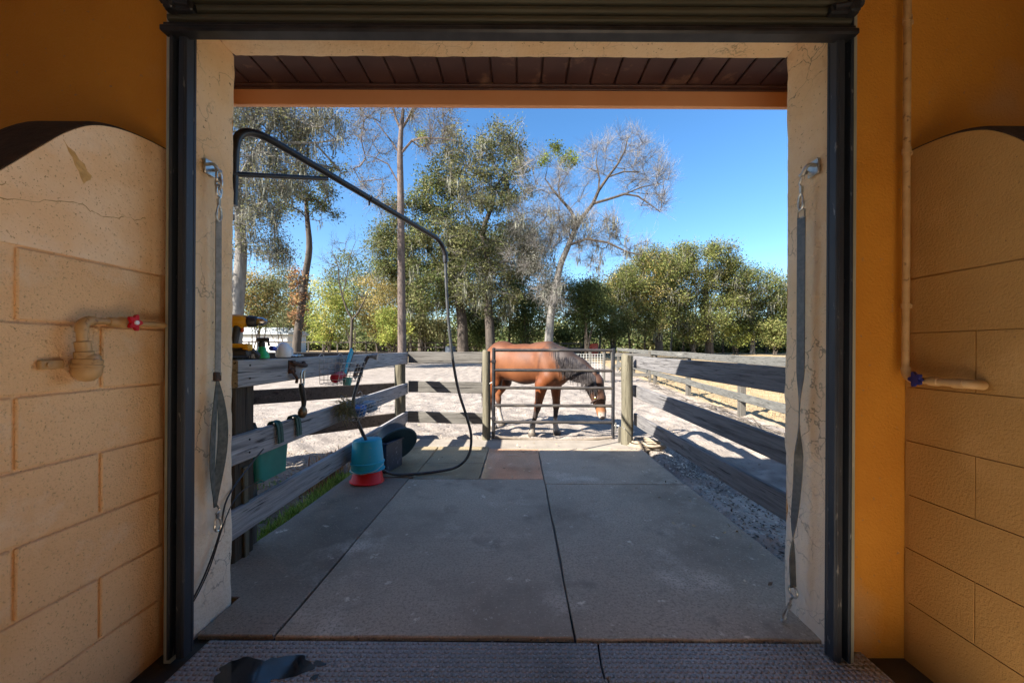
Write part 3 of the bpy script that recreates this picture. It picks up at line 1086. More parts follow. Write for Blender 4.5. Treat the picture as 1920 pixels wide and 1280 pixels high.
WOODL = wood("silver_grey_board", (0.24, 0.235, 0.235), (0.42, 0.40, 0.385), 'y', (0.12, 0.115, 0.115))
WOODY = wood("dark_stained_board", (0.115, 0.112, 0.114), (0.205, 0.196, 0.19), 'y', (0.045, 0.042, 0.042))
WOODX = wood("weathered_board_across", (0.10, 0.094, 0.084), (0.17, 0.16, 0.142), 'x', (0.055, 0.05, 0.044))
WOODD = wood("dark_slanting_fence_board", (0.06, 0.05, 0.042), (0.11, 0.09, 0.075), 'x', (0.035, 0.028, 0.022))  # very dark brown boards of the slanting yard fence
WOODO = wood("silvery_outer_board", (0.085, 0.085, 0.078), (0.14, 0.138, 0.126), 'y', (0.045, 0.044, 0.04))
POSTM = wood("round_post_wood", (0.095, 0.085, 0.058), (0.165, 0.15, 0.105), 'z', (0.05, 0.042, 0.028))
POSTD = wood("dark_square_post", (0.05, 0.040, 0.03), (0.085, 0.065, 0.045), 'z', (0.03, 0.022, 0.016))
POSTG = wood("grey_post", (0.075, 0.07, 0.06), (0.12, 0.11, 0.095), 'z', (0.04, 0.036, 0.03))
NAIL = M("nail_head", (0.03, 0.025, 0.022), rough=0.6, metal=0.5)


def board(a, b, h, th, m, parent, sag=0.0, name="board", twist=0.0):
    """Board from a to b (centre line), h high, th thick, with eased edges, slight bow and raw ends."""
    a, b = Vector(a), Vector(b)
    d = (b - a)
    side = Vector((-d.y, d.x, 0)).normalized()
    n = 9
    e = 0.006
    prof = [(-th / 2, -h / 2 + e), (-th / 2 + e, -h / 2), (th / 2 - e, -h / 2), (th / 2, -h / 2 + e), (th / 2, h / 2 - e), (th / 2 - e, h / 2), (-th / 2 + e, h / 2), (-th / 2, h / 2 - e)]
    ph = rnd.uniform(0, 6)
    vs, fs = [], []
    for i in range(n + 1):
        t = i / n
        c = a + d * t + Vector((0, 0, -sag * 4 * t * (1 - t))) + side * (0.006 * math.sin(t * 5 + ph))
        hh = 1 + 0.02 * math.sin(t * 9 + ph)
        for (u, v) in prof:
            vs.append(c + side * (u + twist * t * v) + Vector((0, 0, v * hh)))
    k = len(prof)
    for i in range(n):
        for q in range(k):
            q2 = (q + 1) % k
            fs.append((i * k + q, i * k + q2, (i + 1) * k + q2, (i + 1) * k + q))
    fs += [tuple(reversed(range(k))), tuple(n * k + q for q in range(k))]
    return P(name, MB().add(vs, fs), m, parent)


def round_post(x, y, top, r, m, parent, lean=0.0):
    z0 = gh(x, y) - 0.25
    pts, rs = [], []
    for i in range(8):
        t = i / 7
        z = z0 + (top - z0) * t
        pts.append((x + lean * t + 0.004 * math.sin(z * 5), y, z))
        rs.append(r * (1.04 - 0.06 * t + 0.02 * math.sin(z * 9)))
    pts.append((x + lean, y, top + r * 0.12))
    rs.append(r * 0.80)
    return P("post", MB().tube(pts, rs, 14), m, parent, smooth=True)


def square_post(x, y, top, w, m, parent, d=None):
    z0 = gh(x, y) - 0.25
    return P("post", MB().box((x, y, (z0 + top) / 2), (w, d or w, top - z0), bev=0.008), m, parent)


def nails(pts, parent, nrm):
    """Pairs of nail heads where boards meet a post."""
    for p in pts:
        mb = MB().lathe([(0.0055, 0), (0.0055, 0.003), (0.003, 0.004)], p, Vector(nrm).to_track_quat('Z', 'Y').to_matrix(), 8)
        P("nail", mb, NAIL, parent)


LX, RX, FY = -1.456, 1.452, 4.90          # left boards, right boards, far boards
TOPS = (1.09, 0.69, 0.32)
# -- left fence along the pad
fl = T("board_fence", "weathered three-board fence along the left of the pad, hung with tools and a feeder", "fence", (LX, 3.4, gh(-1.8, 3.4)))
for i, tz in enumerate(TOPS):
    y0 = (1.935, 1.69, 1.69)[i]
    z0 = (1.07, 0.672, 0.287)[i]
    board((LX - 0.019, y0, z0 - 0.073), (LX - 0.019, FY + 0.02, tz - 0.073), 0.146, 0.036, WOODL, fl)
square_post(-1.555, 2.035, 1.085, 0.125, POSTD, fl, 0.15)
round_post(-1.535, 4.83, 1.06, 0.068, POSTM, fl)
nails([(LX + 0.001, 4.82, z - 0.04) for z in TOPS] + [(LX + 0.001, 4.84, z - 0.11) for z in TOPS] + [(LX + 0.001, 2.02, z) for z in (1.04, 0.97, 0.64, 0.57)], fl, (1, 0, 0))
# -- far fence from the corner post to the gate
ff = T("board_fence", "short sunlit three-board fence striped with shadows, between the corner post and the gate", "fence", (-0.95, FY, gh(-0.95, FY)))
for i, tz in enumerate((1.098, 0.715, 0.318)):
    board((LX + 0.004, FY + 0.02, tz - 0.073), (-0.40, FY + 0.01, (1.10, 0.705, 0.30)[i] - 0.073), 0.146, 0.036, WOODX, ff)
nails([(-0.46, FY - 0.011, z) for z in (1.05, 1.0, 0.66, 0.61, 0.26, 0.21)], ff, (0, -1, 0))
# -- gate posts
gp1 = T("gate_post", "round wooden gate post at the hinge side, with the horse's rump behind it", "post", (-0.415, 4.80, gh(-0.415, 4.86)))
round_post(-0.415, 4.80, 1.115, 0.052, POSTM, gp1)
P("chain_staple", MB().tube([(-0.37, 4.76, 0.70), (-0.34, 4.75, 0.72), (-0.33, 4.77, 0.68)], 0.006, 6), ZINC, gp1)
gp2 = T("gate_post", "thick round gate post on the right with a split base board", "post", (1.335, 4.60, gh(1.335, 4.62)))
round_post(1.335, 4.60, 1.068, 0.070, POSTM, gp2)
P("base_board", MB().box((1.268, 4.66, 0.03), (0.05, 0.03, 0.30), bev=0.004), POSTG, gp2)
P("tie_wire", MB().tube(spline([(1.27, 4.56, 0.20), (1.30, 4.525, 0.17), (1.36, 4.52, 0.10), (1.405, 4.57, 0.05), (1.38, 4.66, 0.08)], 4), 0.004, 6), BLACKM, gp2)

# -- right fence along the pad
fr = T("board_fence", "grey three-board fence along the right of the pad, half in the barn's shade", "fence", (RX, 3.2, gh(1.6, 3.2)))
for i, (za, zb) in enumerate(((1.040, 1.060), (0.645, 0.695), (0.352, 0.338))):
    ym = 99
    if ym < 50:
        zm = za + (zb - za) * (ym - 1.69) / 3.05
        board((RX + 0.02, 1.69, za - 0.073), (RX + 0.02, ym - 0.002, zm - 0.073), 0.148, 0.036, WOODY, fr)
        board((RX + 0.022, ym + 0.002, zm - 0.074), (RX + 0.022, 4.74, zb - 0.073), 0.146, 0.036, WOODY, fr)
    else:
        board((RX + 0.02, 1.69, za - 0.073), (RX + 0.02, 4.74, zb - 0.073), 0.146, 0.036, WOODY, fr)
nails([(RX + 0.001, 4.62, z - 0.04) for z in (1.06, 0.695, 0.338)], fr, (-1, 0, 0))

# -- far-left yard fence in its own shade, running back from the corner
fy = T("board_fence", "dark shaded fence slanting away behind the left board fence", "fence", (-3.2, 3.35, gh(-3.2, 3.35)))
A, B = Vector((-1.56, 4.86, 0)), Vector((-5.6, 1.28, 0))
for tz in (1.09, 0.70, 0.31):
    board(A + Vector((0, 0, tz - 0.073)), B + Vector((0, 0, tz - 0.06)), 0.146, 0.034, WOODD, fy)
for t in (0.30, 0.62, 0.94):
    p = A.lerp(B, t)
    square_post(p.x - 0.06, p.y + 0.07, 1.07, 0.10, POSTD, fy)

# -- pipe gate
GYY = 4.80
gate = T("pipe_gate", "dark tubular metal gate of six rails in front of the grazing horse", "gate", (0.44, GYY, gh(0.44, 4.9)))
GX0, GX1 = -0.322, 1.214
for x in (GX0, GX1):
    mb = MB().tube([(x, GYY, -0.005), (x, GYY, 1.145)], 0.0225, 12).lathe([(0.0225, 0), (0.0225, 0.004), (0.012, 0.012), (0.0, 0.014)], (x, GYY, 1.145), None, 12)
    P("stile", mb, BLACKM, gate, smooth=True)
GRAIL = M("worn_gate_rail", (0.03, 0.028, 0.028), (0.10, 0.085, 0.07), scale=24, rough=0.5, metal=0.2, stretch=(0.3, 1, 1), lo=0.45, hi=0.7)
for i, z in enumerate((1.128, 0.870, 0.645, 0.418, 0.205)):
    dz = 0.01 if i == 0 else 0
    P("rail", MB().tube([(GX0, GYY, z - dz * 0.3), (0.44, GYY, z), (GX1, GYY, z + dz * 0.2)], 0.0195, 12), GRAIL, gate, smooth=True)
DUSTY = M("dust_caked_rail", (0.14, 0.115, 0.088), (0.20, 0.165, 0.13), scale=20, rough=0.9)
P("rail", MB().tube(spline([(GX0, GYY, 0.012), (0.1, GYY - 0.005, -0.012), (0.5, GYY - 0.01, -0.030), (0.9, GYY - 0.005, -0.012), (GX1, GYY, 0.02)], 5), 0.019, 12), DUSTY, gate, label="sagging bottom rail caked with dust", smooth=True)
for z in (0.98, 0.25):
    P("hinge", MB().tube([(GX0, GYY, z), (GX0 - 0.035, GYY - 0.002, z), (GX0 - 0.055, GYY, z + 0.0)], 0.009, 8).box((GX0, GYY, z), (0.054, 0.054, 0.05), bev=0.008), BLACKM, gate)
P("latch_chain", MB().tube(spline([(GX1 + 0.02, GYY - 0.02, 0.92), (GX1 + 0.06, GYY - 0.05, 0.86), (1.28, 4.66, 0.90), (1.30, 4.54, 0.93)], 5), 0.007, 6), ZINC, gate)
P("latch", MB().box((GX1 + 0.03, GYY - 0.02, 0.15), (0.02, 0.02, 0.12), bev=0.004).tube([(GX1, GYY, 0.17), (GX1 + 0.07, GYY - 0.03, 0.17)], 0.009, 8), ZINC, gate)

# -- outer right fence with wire mesh
fo = T("board_fence", "silvery fence with wire mesh running back along the dry pasture, outside the right board fence", "fence", (4.3, 7.4, gh(4.3, 7.4)))
OUT = [(3.75, 2.4), (3.98, 4.9), (4.20, 7.15), (4.47, 10.0), (4.72, 13.1), (4.95, 16.3), (5.15, 19.6)]
for k, (x, y) in enumerate(OUT):
    square_post(x + 0.07, y, gh(x, y) + 1.08, 0.11, POSTG, fo)
for (x0, y0), (x1, y1) in zip(OUT, OUT[1:]):
    g0, g1 = gh(x0, y0), gh(x1, y1)
    for tz in (1.17, 0.46):
        board((x0, y0 + 0.002, g0 + tz - 0.075), (x1, y1 - 0.002, g1 + tz - 0.075), 0.15, 0.034, WOODO, fo, sag=0.01)
mb = MB()
for (x0, y0), (x1, y1) in zip(OUT[:5], OUT[1:6]):
    g0, g1 = gh(x0, y0), gh(x1, y1)
    L_ = math.hypot(x1 - x0, y1 - y0)
    for k in range(int(L_ / 0.105)):
        t = k * 0.105 / L_
        x, y, g = x0 + (x1 - x0) * t + 0.125, y0 + (y1 - y0) * t, g0 + (g1 - g0) * t
        mb.tube([(x, y, g + 0.42), (x, y, g + 1.06)], 0.0022, 3, cap=False)
    for k in range(7):
        z = 0.44 + k * 0.1
        mb.tube([(x0 + 0.125, y0, g0 + z), (x1 + 0.125, y1, g1 + z)], 0.0022, 3, cap=False)
P("wire_mesh", mb, M("rusty_wire", (0.42, 0.30, 0.17), rough=0.6, metal=0.3), fo, kind="stuff")
# drift of dark twigs and old wire along its foot
mb = MB()
for k in range(46):
    t = rnd.random()
    y = 4.6 + 8.0 * t
    x = 3.72 + (y - 4.6) * 0.085 + rnd.gauss(0, 0.05)
    z = gh(x, y) + rnd.uniform(0.02, 0.10)
    d = Vector((rnd.gauss(0, 0.10), 1, rnd.gauss(0, 0.08))).normalized() * rnd.uniform(0.25, 0.7)
    c = Vector((x, y, z))
    mb.tube([c - d, c + Vector((rnd.gauss(0, 0.03), 0, rnd.gauss(0, 0.03))), c + d], [0.006, 0.008, 0.004], 5)
P("twig_debris", mb, M("dark_twig", (0.06, 0.05, 0.04), (0.11, 0.09, 0.07), scale=20, rough=0.9), kind="stuff")

# -- black rail fence far away on the left, and a grey mesh panel beyond the horse
fb = T("rail_fence", "long black rail fence of many thin posts far behind the paddock", "fence", (-14, 37, gh(-14, 37)))
xs = [-34 + 1.35 * k for k in range(31)]
BLK = M("black_fence_paint", (0.035, 0.03, 0.028), (0.07, 0.06, 0.05), scale=6, rough=0.8)
for k, x in enumerate(xs):
    y = 37 + 0.10 * (x + 14)
    g = gh(x, y)
    P("post", MB().box((x, y, g + 0.66), (0.11, 0.11, 1.5), bev=0.01), BLK, fb)
for a, b in zip(xs[::3], xs[3::3]):
    ya, yb = 37 + 0.10 * (a + 14), 37 + 0.10 * (b + 14)
    for z in ((1.36, 0.9, 0.45) if a > -16 else (1.36,)):
        P("rail", MB().box(((a + b) / 2, (ya + yb) / 2 - 0.07, (gh(a, ya) + gh(b, yb)) / 2 + z), (b - a - 0.01, 0.05, 0.14), rot('Z', math.degrees(math.atan2(yb - ya, b - a)))), BLK, fb)
fm = T("mesh_panel_fence", "grey wire panel fence with a small gate beyond the horse's neck", "fence", (2.4, 13.4, gh(2.4, 13.4)))
for x in (1.55, 2.55, 3.05, 3.35, 4.7):
    square_post(x, 13.4, gh(x, 13.4) + 1.12, 0.09, POSTG, fm)
mb = MB()
g = gh(2.2, 13.4)
for k in range(11):
    mb.tube([(1.6, 13.36, g + 0.12 + k * 0.09), (3.02, 13.36, g + 0.12 + k * 0.09)], 0.008, 4)
for k in range(15):
    mb.tube([(1.62 + k * 0.1, 13.36, g + 0.1), (1.62 + k * 0.1, 13.36, g + 1.04)], 0.008, 4)
P("wire_panel", mb, M("grey_wire", (0.42, 0.42, 0.38), rough=0.6, metal=0.2), fm, kind="stuff")
for z in (1.0, 0.62, 0.3):
    board((3.4, 13.36, g + z), (4.7, 13.36, g + z), 0.12, 0.03, WOODX, fm)

# ================================================================== horse
def surface_nets(D, origin, res):
    nx, ny, nz = D.shape
    S = D < 0
    c = np.zeros((nx - 1, ny - 1, nz - 1), dtype=np.int8)
    corners = [(i, j, k) for i in (0, 1) for j in (0, 1) for k in (0, 1)]
    sl = lambda A, o: A[o[0]:nx - 1 + o[0], o[1]:ny - 1 + o[1], o[2]:nz - 1 + o[2]]
    for o in corners:
        c += sl(S, o)
    act = (c > 0) & (c < 8)
    ids = -np.ones(act.shape, dtype=np.int64)
    ids[act] = np.arange(act.sum())
    I, J, K = np.nonzero(act)
    acc = np.zeros((len(I), 3))
    cnt = np.zeros(len(I))
    for a in corners:
        for b in corners:
            if a < b and sum(abs(p - q) for p, q in zip(a, b)) == 1:
                da, db = D[I + a[0], J + a[1], K + a[2]], D[I + b[0], J + b[1], K + b[2]]
                x = (da < 0) != (db < 0)
                t = np.where(x, da / np.where(da == db, 1, da - db), 0)
                for ax in range(3):
                    acc[:, ax] += np.where(x, a[ax] + t * (b[ax] - a[ax]), 0)
                cnt += x
    V = (np.stack([I, J, K], 1) + acc / cnt[:, None]) * res + np.array(origin)
    F = []
    for ax in range(3):
        o1, o2 = (ax + 1) % 3, (ax + 2) % 3
        s0 = [slice(0, n) for n in D.shape]
        s1 = [slice(0, n) for n in D.shape]
        s0[ax], s1[ax] = slice(0, D.shape[ax] - 1), slice(1, D.shape[ax])
        e = S[tuple(s0)] != S[tuple(s1)]
        inside = S[tuple(s0)]
        E = np.argwhere(e)
        E = E[(E[:, o1] > 0) & (E[:, o2] > 0) & (E[:, o1] < D.shape[o1] - 1) & (E[:, o2] < D.shape[o2] - 1)]
        q = []
        for d1, d2 in ((-1, -1), (0, -1), (0, 0), (-1, 0)):
            p = E.copy()
            p[:, o1] += d1
            p[:, o2] += d2
            q.append(ids[p[:, 0], p[:, 1], p[:, 2]])
        q = np.stack(q, 1)
        flip = ~inside[E[:, 0], E[:, 1], E[:, 2]]
        q[flip] = q[flip][:, ::-1]
        F.append(q)
    return V, np.concatenate(F)


HPHI = math.radians(35)
HC = Vector((0.08, 5.72, 0))
HG = -0.105
hf, hl = Vector((math.cos(HPHI), -math.sin(HPHI), 0)), Vector((math.sin(HPHI), math.cos(HPHI), 0))


def hw(u, w, z):
    return HC + hf * u + hl * w + Vector((0, 0, z + HG))


prims = []          # (a, ra, b, rb, lateral scale, blend)


def rc(a, ra, b, rb, s=1.0, k=0.045):
    prims.append((a, ra, b, rb, s, k))


# trunk
rc((-0.42, 0, 1.055, ), 0.285, (0.02, 0, 1.02), 0.292, 0.82, 0.06)
rc((0.02, 0, 1.02), 0.292, (0.40, 0, 1.04), 0.275, 0.80, 0.06)
rc((-0.42, 0, 1.15), 0.225, (-0.58, 0, 1.06), 0.20, 0.95, 0.06)
rc((0.26, 0, 1.25), 0.10, (0.44, 0, 1.22), 0.125, 0.8, 0.07)
rc((0.50, 0, 0.99), 0.205, (0.58, 0, 0.88), 0.165, 0.95, 0.06)
for s, du in ((-1, 0.05), (1, -0.02)):
    # hind leg
    rc((-0.47, s * 0.11, 1.06), 0.195, (-0.50 + du * .3, s * 0.145, 0.84), 0.145, 0.9)
    rc((-0.50 + du * .3, s * 0.145, 0.84), 0.15, (-0.46 + du * .5, s * 0.15, 0.72), 0.105, 0.9)
    rc((-0.47 + du * .5, s * 0.15, 0.72), 0.105, (-0.605 + du, s * 0.15, 0.49), 0.052, 0.85, 0.03)
    rc((-0.625 + du, s * 0.15, 0.515), 0.042, (-0.59 + du, s * 0.15, 0.42), 0.050, 0.85, 0.02)
    rc((-0.60 + du, s * 0.15, 0.45), 0.046, (-0.565 + du, s * 0.15, 0.17), 0.033, 0.9, 0.02)
    rc((-0.565 + du, s * 0.15, 0.165), 0.044, (-0.53 + du, s * 0.15, 0.085), 0.038, 1.0, 0.02)
    rc((-0.535 + du, s * 0.15, 0.065), 0.046, (-0.515 + du, s * 0.15, 0.012), 0.062, 1.0, 0.015)
    # shoulder
    rc((0.40, s * 0.10, 1.14), 0.13, (0.53, s * 0.135, 0.86), 0.115, 0.9)
rc((0.52, -0.14, 0.86), 0.105, (0.41, -0.155, 0.74), 0.095)
rc((0.42, -0.155, 0.76), 0.098, (0.365, -0.17, 0.45), 0.052, 0.9, 0.03)
rc((0.365, -0.17, 0.46), 0.054, (0.35, -0.17, 0.39), 0.048, 1.0, 0.02)
rc((0.35, -0.17, 0.40), 0.042, (0.285, -0.185, 0.15), 0.031, 0.95, 0.02)
rc((0.28, -0.185, 0.145), 0.042, (0.275, -0.19, 0.07), 0.037, 1.0, 0.02)
rc((0.272, -0.19, 0.06), 0.047, (0.275, -0.19, 0.012), 0.062, 1.0, 0.015)
rc((0.53, 0.14, 0.86), 0.105, (0.46, 0.155, 0.74), 0.095)
rc((0.465, 0.155, 0.76), 0.096, (0.475, 0.165, 0.44), 0.052, 0.9, 0.03)
rc((0.475, 0.165, 0.45), 0.054, (0.472, 0.165, 0.39), 0.048, 1.0, 0.02)
rc((0.472, 0.165, 0.40), 0.042, (0.455, 0.165, 0.15), 0.031, 0.95, 0.02)
rc((0.455, 0.165, 0.15), 0.042, (0.475, 0.165, 0.07), 0.038, 1.0, 0.02)
rc((0.475, 0.165, 0.06), 0.047, (0.485, 0.165, 0.012), 0.062, 1.0, 0.015)
# neck and head
rc((0.44, 0, 1.13), 0.20, (0.66, 0.005, 1.06), 0.200, 0.70, 0.07)
rc((0.66, 0.005, 1.06), 0.200, (0.90, 0.01, 0.965), 0.160, 0.62, 0.06)
rc((0.90, 0.01, 0.965), 0.160, (1.10, 0.02, 0.865), 0.115, 0.62, 0.05)
rc((1.10, 0.02, 0.865), 0.112, (1.165, 0.02, 0.80), 0.098, 0.85, 0.04)
rc((1.175, 0.02, 0.80), 0.092, (1.225, 0.018, 0.60), 0.074, 0.95, 0.04)
rc((1.115, 0.02, 0.70), 0.088, (1.165, 0.02, 0.56), 0.060, 0.75, 0.04)
rc((1.225, 0.018, 0.60), 0.070, (1.258, 0.015, 0.42), 0.054, 0.9, 0.04)
rc((1.19, 0.015, 0.52), 0.045, (1.225, 0.015, 0.385), 0.042, 0.85, 0.03)
rc((1.255, 0.015, 0.42), 0.056, (1.262, 0.015, 0.355), 0.052, 1.0, 0.02)
for s in (-1, 1):
    rc((1.225, 0.018 + s * 0.066, 0.715), 0.026, (1.235, 0.018 + s * 0.066, 0.69), 0.024, 1.0, 0.02)        # brow
    rc((1.15, 0.02 + s * 0.045, 0.885), 0.026, (1.175, 0.02 + s * 0.055, 0.94), 0.024, 0.7, 0.015)
    rc((1.175, 0.02 + s * 0.055, 0.94), 0.024, (1.205, 0.02 + s * 0.062, 1.01), 0.006, 0.7, 0.012)
res = 0.0135
o0, o1 = np.array([-0.86, -0.40, -0.03]), np.array([1.40, 0.40, 1.48])
nn = np.ceil((o1 - o0) / res).astype(int)
ax = [(o0[i] + np.arange(nn[i]) * res).astype(np.float32) for i in range(3)]
D = np.full(tuple(nn), 9.0, dtype=np.float32)
for (a, ra, b, rb, s, k) in prims:
    lo = np.minimum(a, b) - max(ra, rb) - 0.10
    hi = np.maximum(a, b) + max(ra, rb) + 0.10
    sl = tuple(slice(max(0, int((lo[i] - o0[i]) / res)), min(nn[i], int((hi[i] - o0[i]) / res) + 2)) for i in range(3))
    X, Y, Z = np.meshgrid(ax[0][sl[0]], ax[1][sl[1]], ax[2][sl[2]], indexing='ij')
    a_, b_ = np.array(a, dtype=np.float32), np.array(b, dtype=np.float32)
    mid = (a_[1] + b_[1]) / 2
    Yl = (Y - mid) / s
    ay, by = (a_[1] - mid) / s, (b_[1] - mid) / s
    dx, dy, dz = b_[0] - a_[0], by - ay, b_[2] - a_[2]
    t = np.clip(((X - a_[0]) * dx + (Yl - ay) * dy + (Z - a_[2]) * dz) / (dx * dx + dy * dy + dz * dz + 1e-9), 0, 1)
    d = np.sqrt((X - a_[0] - t * dx) ** 2 + (Yl - ay - t * dy) ** 2 + (Z - a_[2] - t * dz) ** 2) - (ra + t * (rb - ra))
    d = d * (s if s < 1 else 1)
    cur = D[sl]
    h = np.clip(0.5 + 0.5 * (cur - d) / k, 0, 1)
    D[sl] = cur * (1 - h) + d * h - k * h * (1 - h)
HV, HFc = surface_nets(D, o0, res)
# laplacian smoothing once for a clean coat
nb = np.zeros_like(HV)
nc = np.zeros(len(HV))
for i in range(4):
    a, b = HFc[:, i], HFc[:, (i + 1) % 4]
    np.add.at(nb, a, HV[b])
    np.add.at(nb, b, HV[a])
    np.add.at(nc, a, 1)
    np.add.at(nc, b, 1)
HV = HV * 0.5 + 0.5 * nb / nc[:, None]
u, w, z = HV[:, 0], HV[:, 1], HV[:, 2]
bay, dark, white, black = np.array([0.115, 0.040, 0.0145]), np.array([0.026, 0.019, 0.017]), np.array([0.30, 0.27, 0.24]), np.array([0.022, 0.018, 0.018])
hc = np.broadcast_to(bay, HV.shape).copy()


def hb(mask, c):
    global hc
    m = np.clip(mask, 0, 1)[:, None]
    hc = hc * (1 - m) + np.array(c) * m


nzv = fbm(u * 4 + 9, z * 4 + w * 3, 41, 3)
nz3 = fbm(u * 14 + 3, z * 14 + w * 9, 19, 3)
hb((nzv - 0.42) * 2.4, (0.165, 0.062, 0.024))
hb((0.48 - nzv) * 2.2, (0.085, 0.026, 0.009))
hb((nz3 - 0.5) * 1.6, (0.15, 0.052, 0.018))
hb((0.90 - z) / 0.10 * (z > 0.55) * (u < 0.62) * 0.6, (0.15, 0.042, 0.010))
hb(1 - np.abs(u - 0.40 - (z - 1.0) * 0.18) / 0.045 - 0.25 + (nz3 - 0.5), (0.062, 0.02, 0.008))  # shading along the shoulder line, put into the coat colour
hb((0.775 - z) / 0.03 * (z > 0.66) * (np.abs(w) < 0.2) * (u > -0.42) * (u < 0.4), (0.05, 0.017, 0.007))  # shade under the belly, painted into the coat
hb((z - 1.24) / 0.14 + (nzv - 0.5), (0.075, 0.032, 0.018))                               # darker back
hb(((u - 0.60) / 0.12 + (z - 1.0 + (u - 0.66) * 0.42) / 0.16 - 0.2 + (nzv - 0.5) * 1.6), (0.026, 0.017, 0.014))     # neck
hb((u - 1.06) / 0.08 + (nz3 - 0.5), (0.062, 0.030, 0.019))
hb(((0.46 - z) / 0.12) * (u < 0.7), dark)                                              # lower legs
hb((0.30 - z) / 0.05 * (u < -0.3), white)
hb((0.24 - z) / 0.04 * (u > 0.2) * (u < 0.7) * (w > 0), white)
hb((0.20 - z) / 0.04 * (u > 0.1) * (u < 0.7) * (w < 0) * 0.6, (0.2, 0.175, 0.15))
hb((0.055 - z) / 0.015 * (u < 0.8), (0.09, 0.075, 0.06))
hb((0.52 - z) / 0.07 * (u > 1.0), (0.19, 0.085, 0.035))
hb((0.43 - z) / 0.04 * (u > 1.0) * np.clip((u - 1.215) / 0.02, 0, 1), (0.34, 0.30, 0.27))
hb((0.345 - z) / 0.02 * (u > 1.0), black * 2)
for s in (-1, 1):
    hb(1.6 - np.sqrt((u - 1.258) ** 2 + (w - 0.017 - s * 0.046) ** 2 + (z - 0.375) ** 2) / 0.012, black)         # nostril
    hb(1.8 - np.sqrt((u - 1.225) ** 2 + (w - 0.018 - s * 0.088) ** 2 + (z - 0.70) ** 2) / 0.014, black)          # eye
hb((z - 0.93) / 0.03 * (u > 1.12), dark)
COAT = M("horse_coat", (0.92, 0.90, 0.88), (1.1, 1.08, 1.05), scale=8, attr="tint", rough=0.58, spec=0.3, bump=0.25, bscale=120, stretch=(1, 1, 0.4))
horse = T("horse", "bay horse with dark mane and white socks grazing behind the pipe gate", "horse", (HC.x, HC.y, HG))
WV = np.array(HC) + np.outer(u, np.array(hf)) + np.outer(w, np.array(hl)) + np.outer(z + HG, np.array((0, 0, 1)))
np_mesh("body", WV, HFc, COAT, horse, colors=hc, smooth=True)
HAIR = M("dark_mane_hair", (0.022, 0.019, 0.020), (0.07, 0.062, 0.060), scale=14, rough=0.4)


def hair(paths, w0, name, parent):
    """Locks of hair as tapered strands, joined into one part."""
    mb = MB()
    for pts in paths:
        pts = spline(pts, 3)
        n = len(pts)
        mb.tube(pts, [w0 * (1 - 0.8 * i / (n - 1)) for i in range(n)], 4)
    return P(name, mb, HAIR, parent, smooth=True)


crest = [(0.46, 1.335), (0.60, 1.285), (0.75, 1.215), (0.90, 1.135), (1.02, 1.055), (1.12, 0.97), (1.18, 0.905)]
paths = []
for k in range(330):
    t = rnd.random() * (len(crest) - 1.001)
    i = int(t)
    f = t - i
    uu = crest[i][0] + (crest[i + 1][0] - crest[i][0]) * f
    zz_ = crest[i][1] + (crest[i + 1][1] - crest[i][1]) * f - 0.018
    ln = rnd.uniform(0.10, 0.30) * (1.0 if uu < 1.1 else 0.7)
    wd = 0.150 - 0.105 * (uu - 0.46)
    dr = rnd.uniform(-0.03, 0.05)
    paths.append([hw(uu, 0.02, zz_), hw(uu + dr * 0.3, -wd * 0.62, zz_ - 0.005), hw(uu + dr, -wd - 0.016, zz_ - 0.06 - ln * 0.5), hw(uu + dr * 1.6, -wd - 0.022, zz_ - 0.07 - ln)])
hair(paths, 0.0085, "mane", horse)
paths = []
for k in range(16):
    s = rnd.uniform(-0.04, 0.04)
    paths.append([hw(1.16, s * 0.5 + 0.02, 0.895), hw(1.225, s + 0.02, 0.86), hw(1.262, s * 1.3 + 0.018, 0.79), hw(1.272, s * 1.5 + 0.016, 0.72 + rnd.uniform(-0.03, 0.03))])
hair(paths, 0.006, "forelock", horse)
paths = []
for k in range(70):
    a, r = rnd.uniform(0, 6.28), rnd.uniform(0, 0.035)
    du, dw = r * math.cos(a), r * math.sin(a)
    paths.append([hw(-0.70, dw * 0.4, 1.14), hw(-0.79 + du * 0.5, dw, 1.02), hw(-0.80 + du, dw * 1.6, 0.75), hw(-0.77 + du * 1.6, dw * 2.0, 0.34 + rnd.uniform(-0.06, 0.12))])
hair(paths, 0.012, "tail", horse)
# halter with noseband, cheek straps and crown strap
HALT = M("dark_halter_webbing", (0.035, 0.022, 0.018), (0.06, 0.035, 0.028), scale=60, rough=0.7)
mb = MB()


def ring(cu, cz, ru, rw, tilt, n=24):
    pts = []
    for k in range(n):
        a = 2 * PI * k / n
        x = ru * math.cos(a)
        pts.append(hw(cu + x * math.cos(tilt), 0.018 + rw * math.sin(a), cz + x * math.sin(tilt)))
    return pts


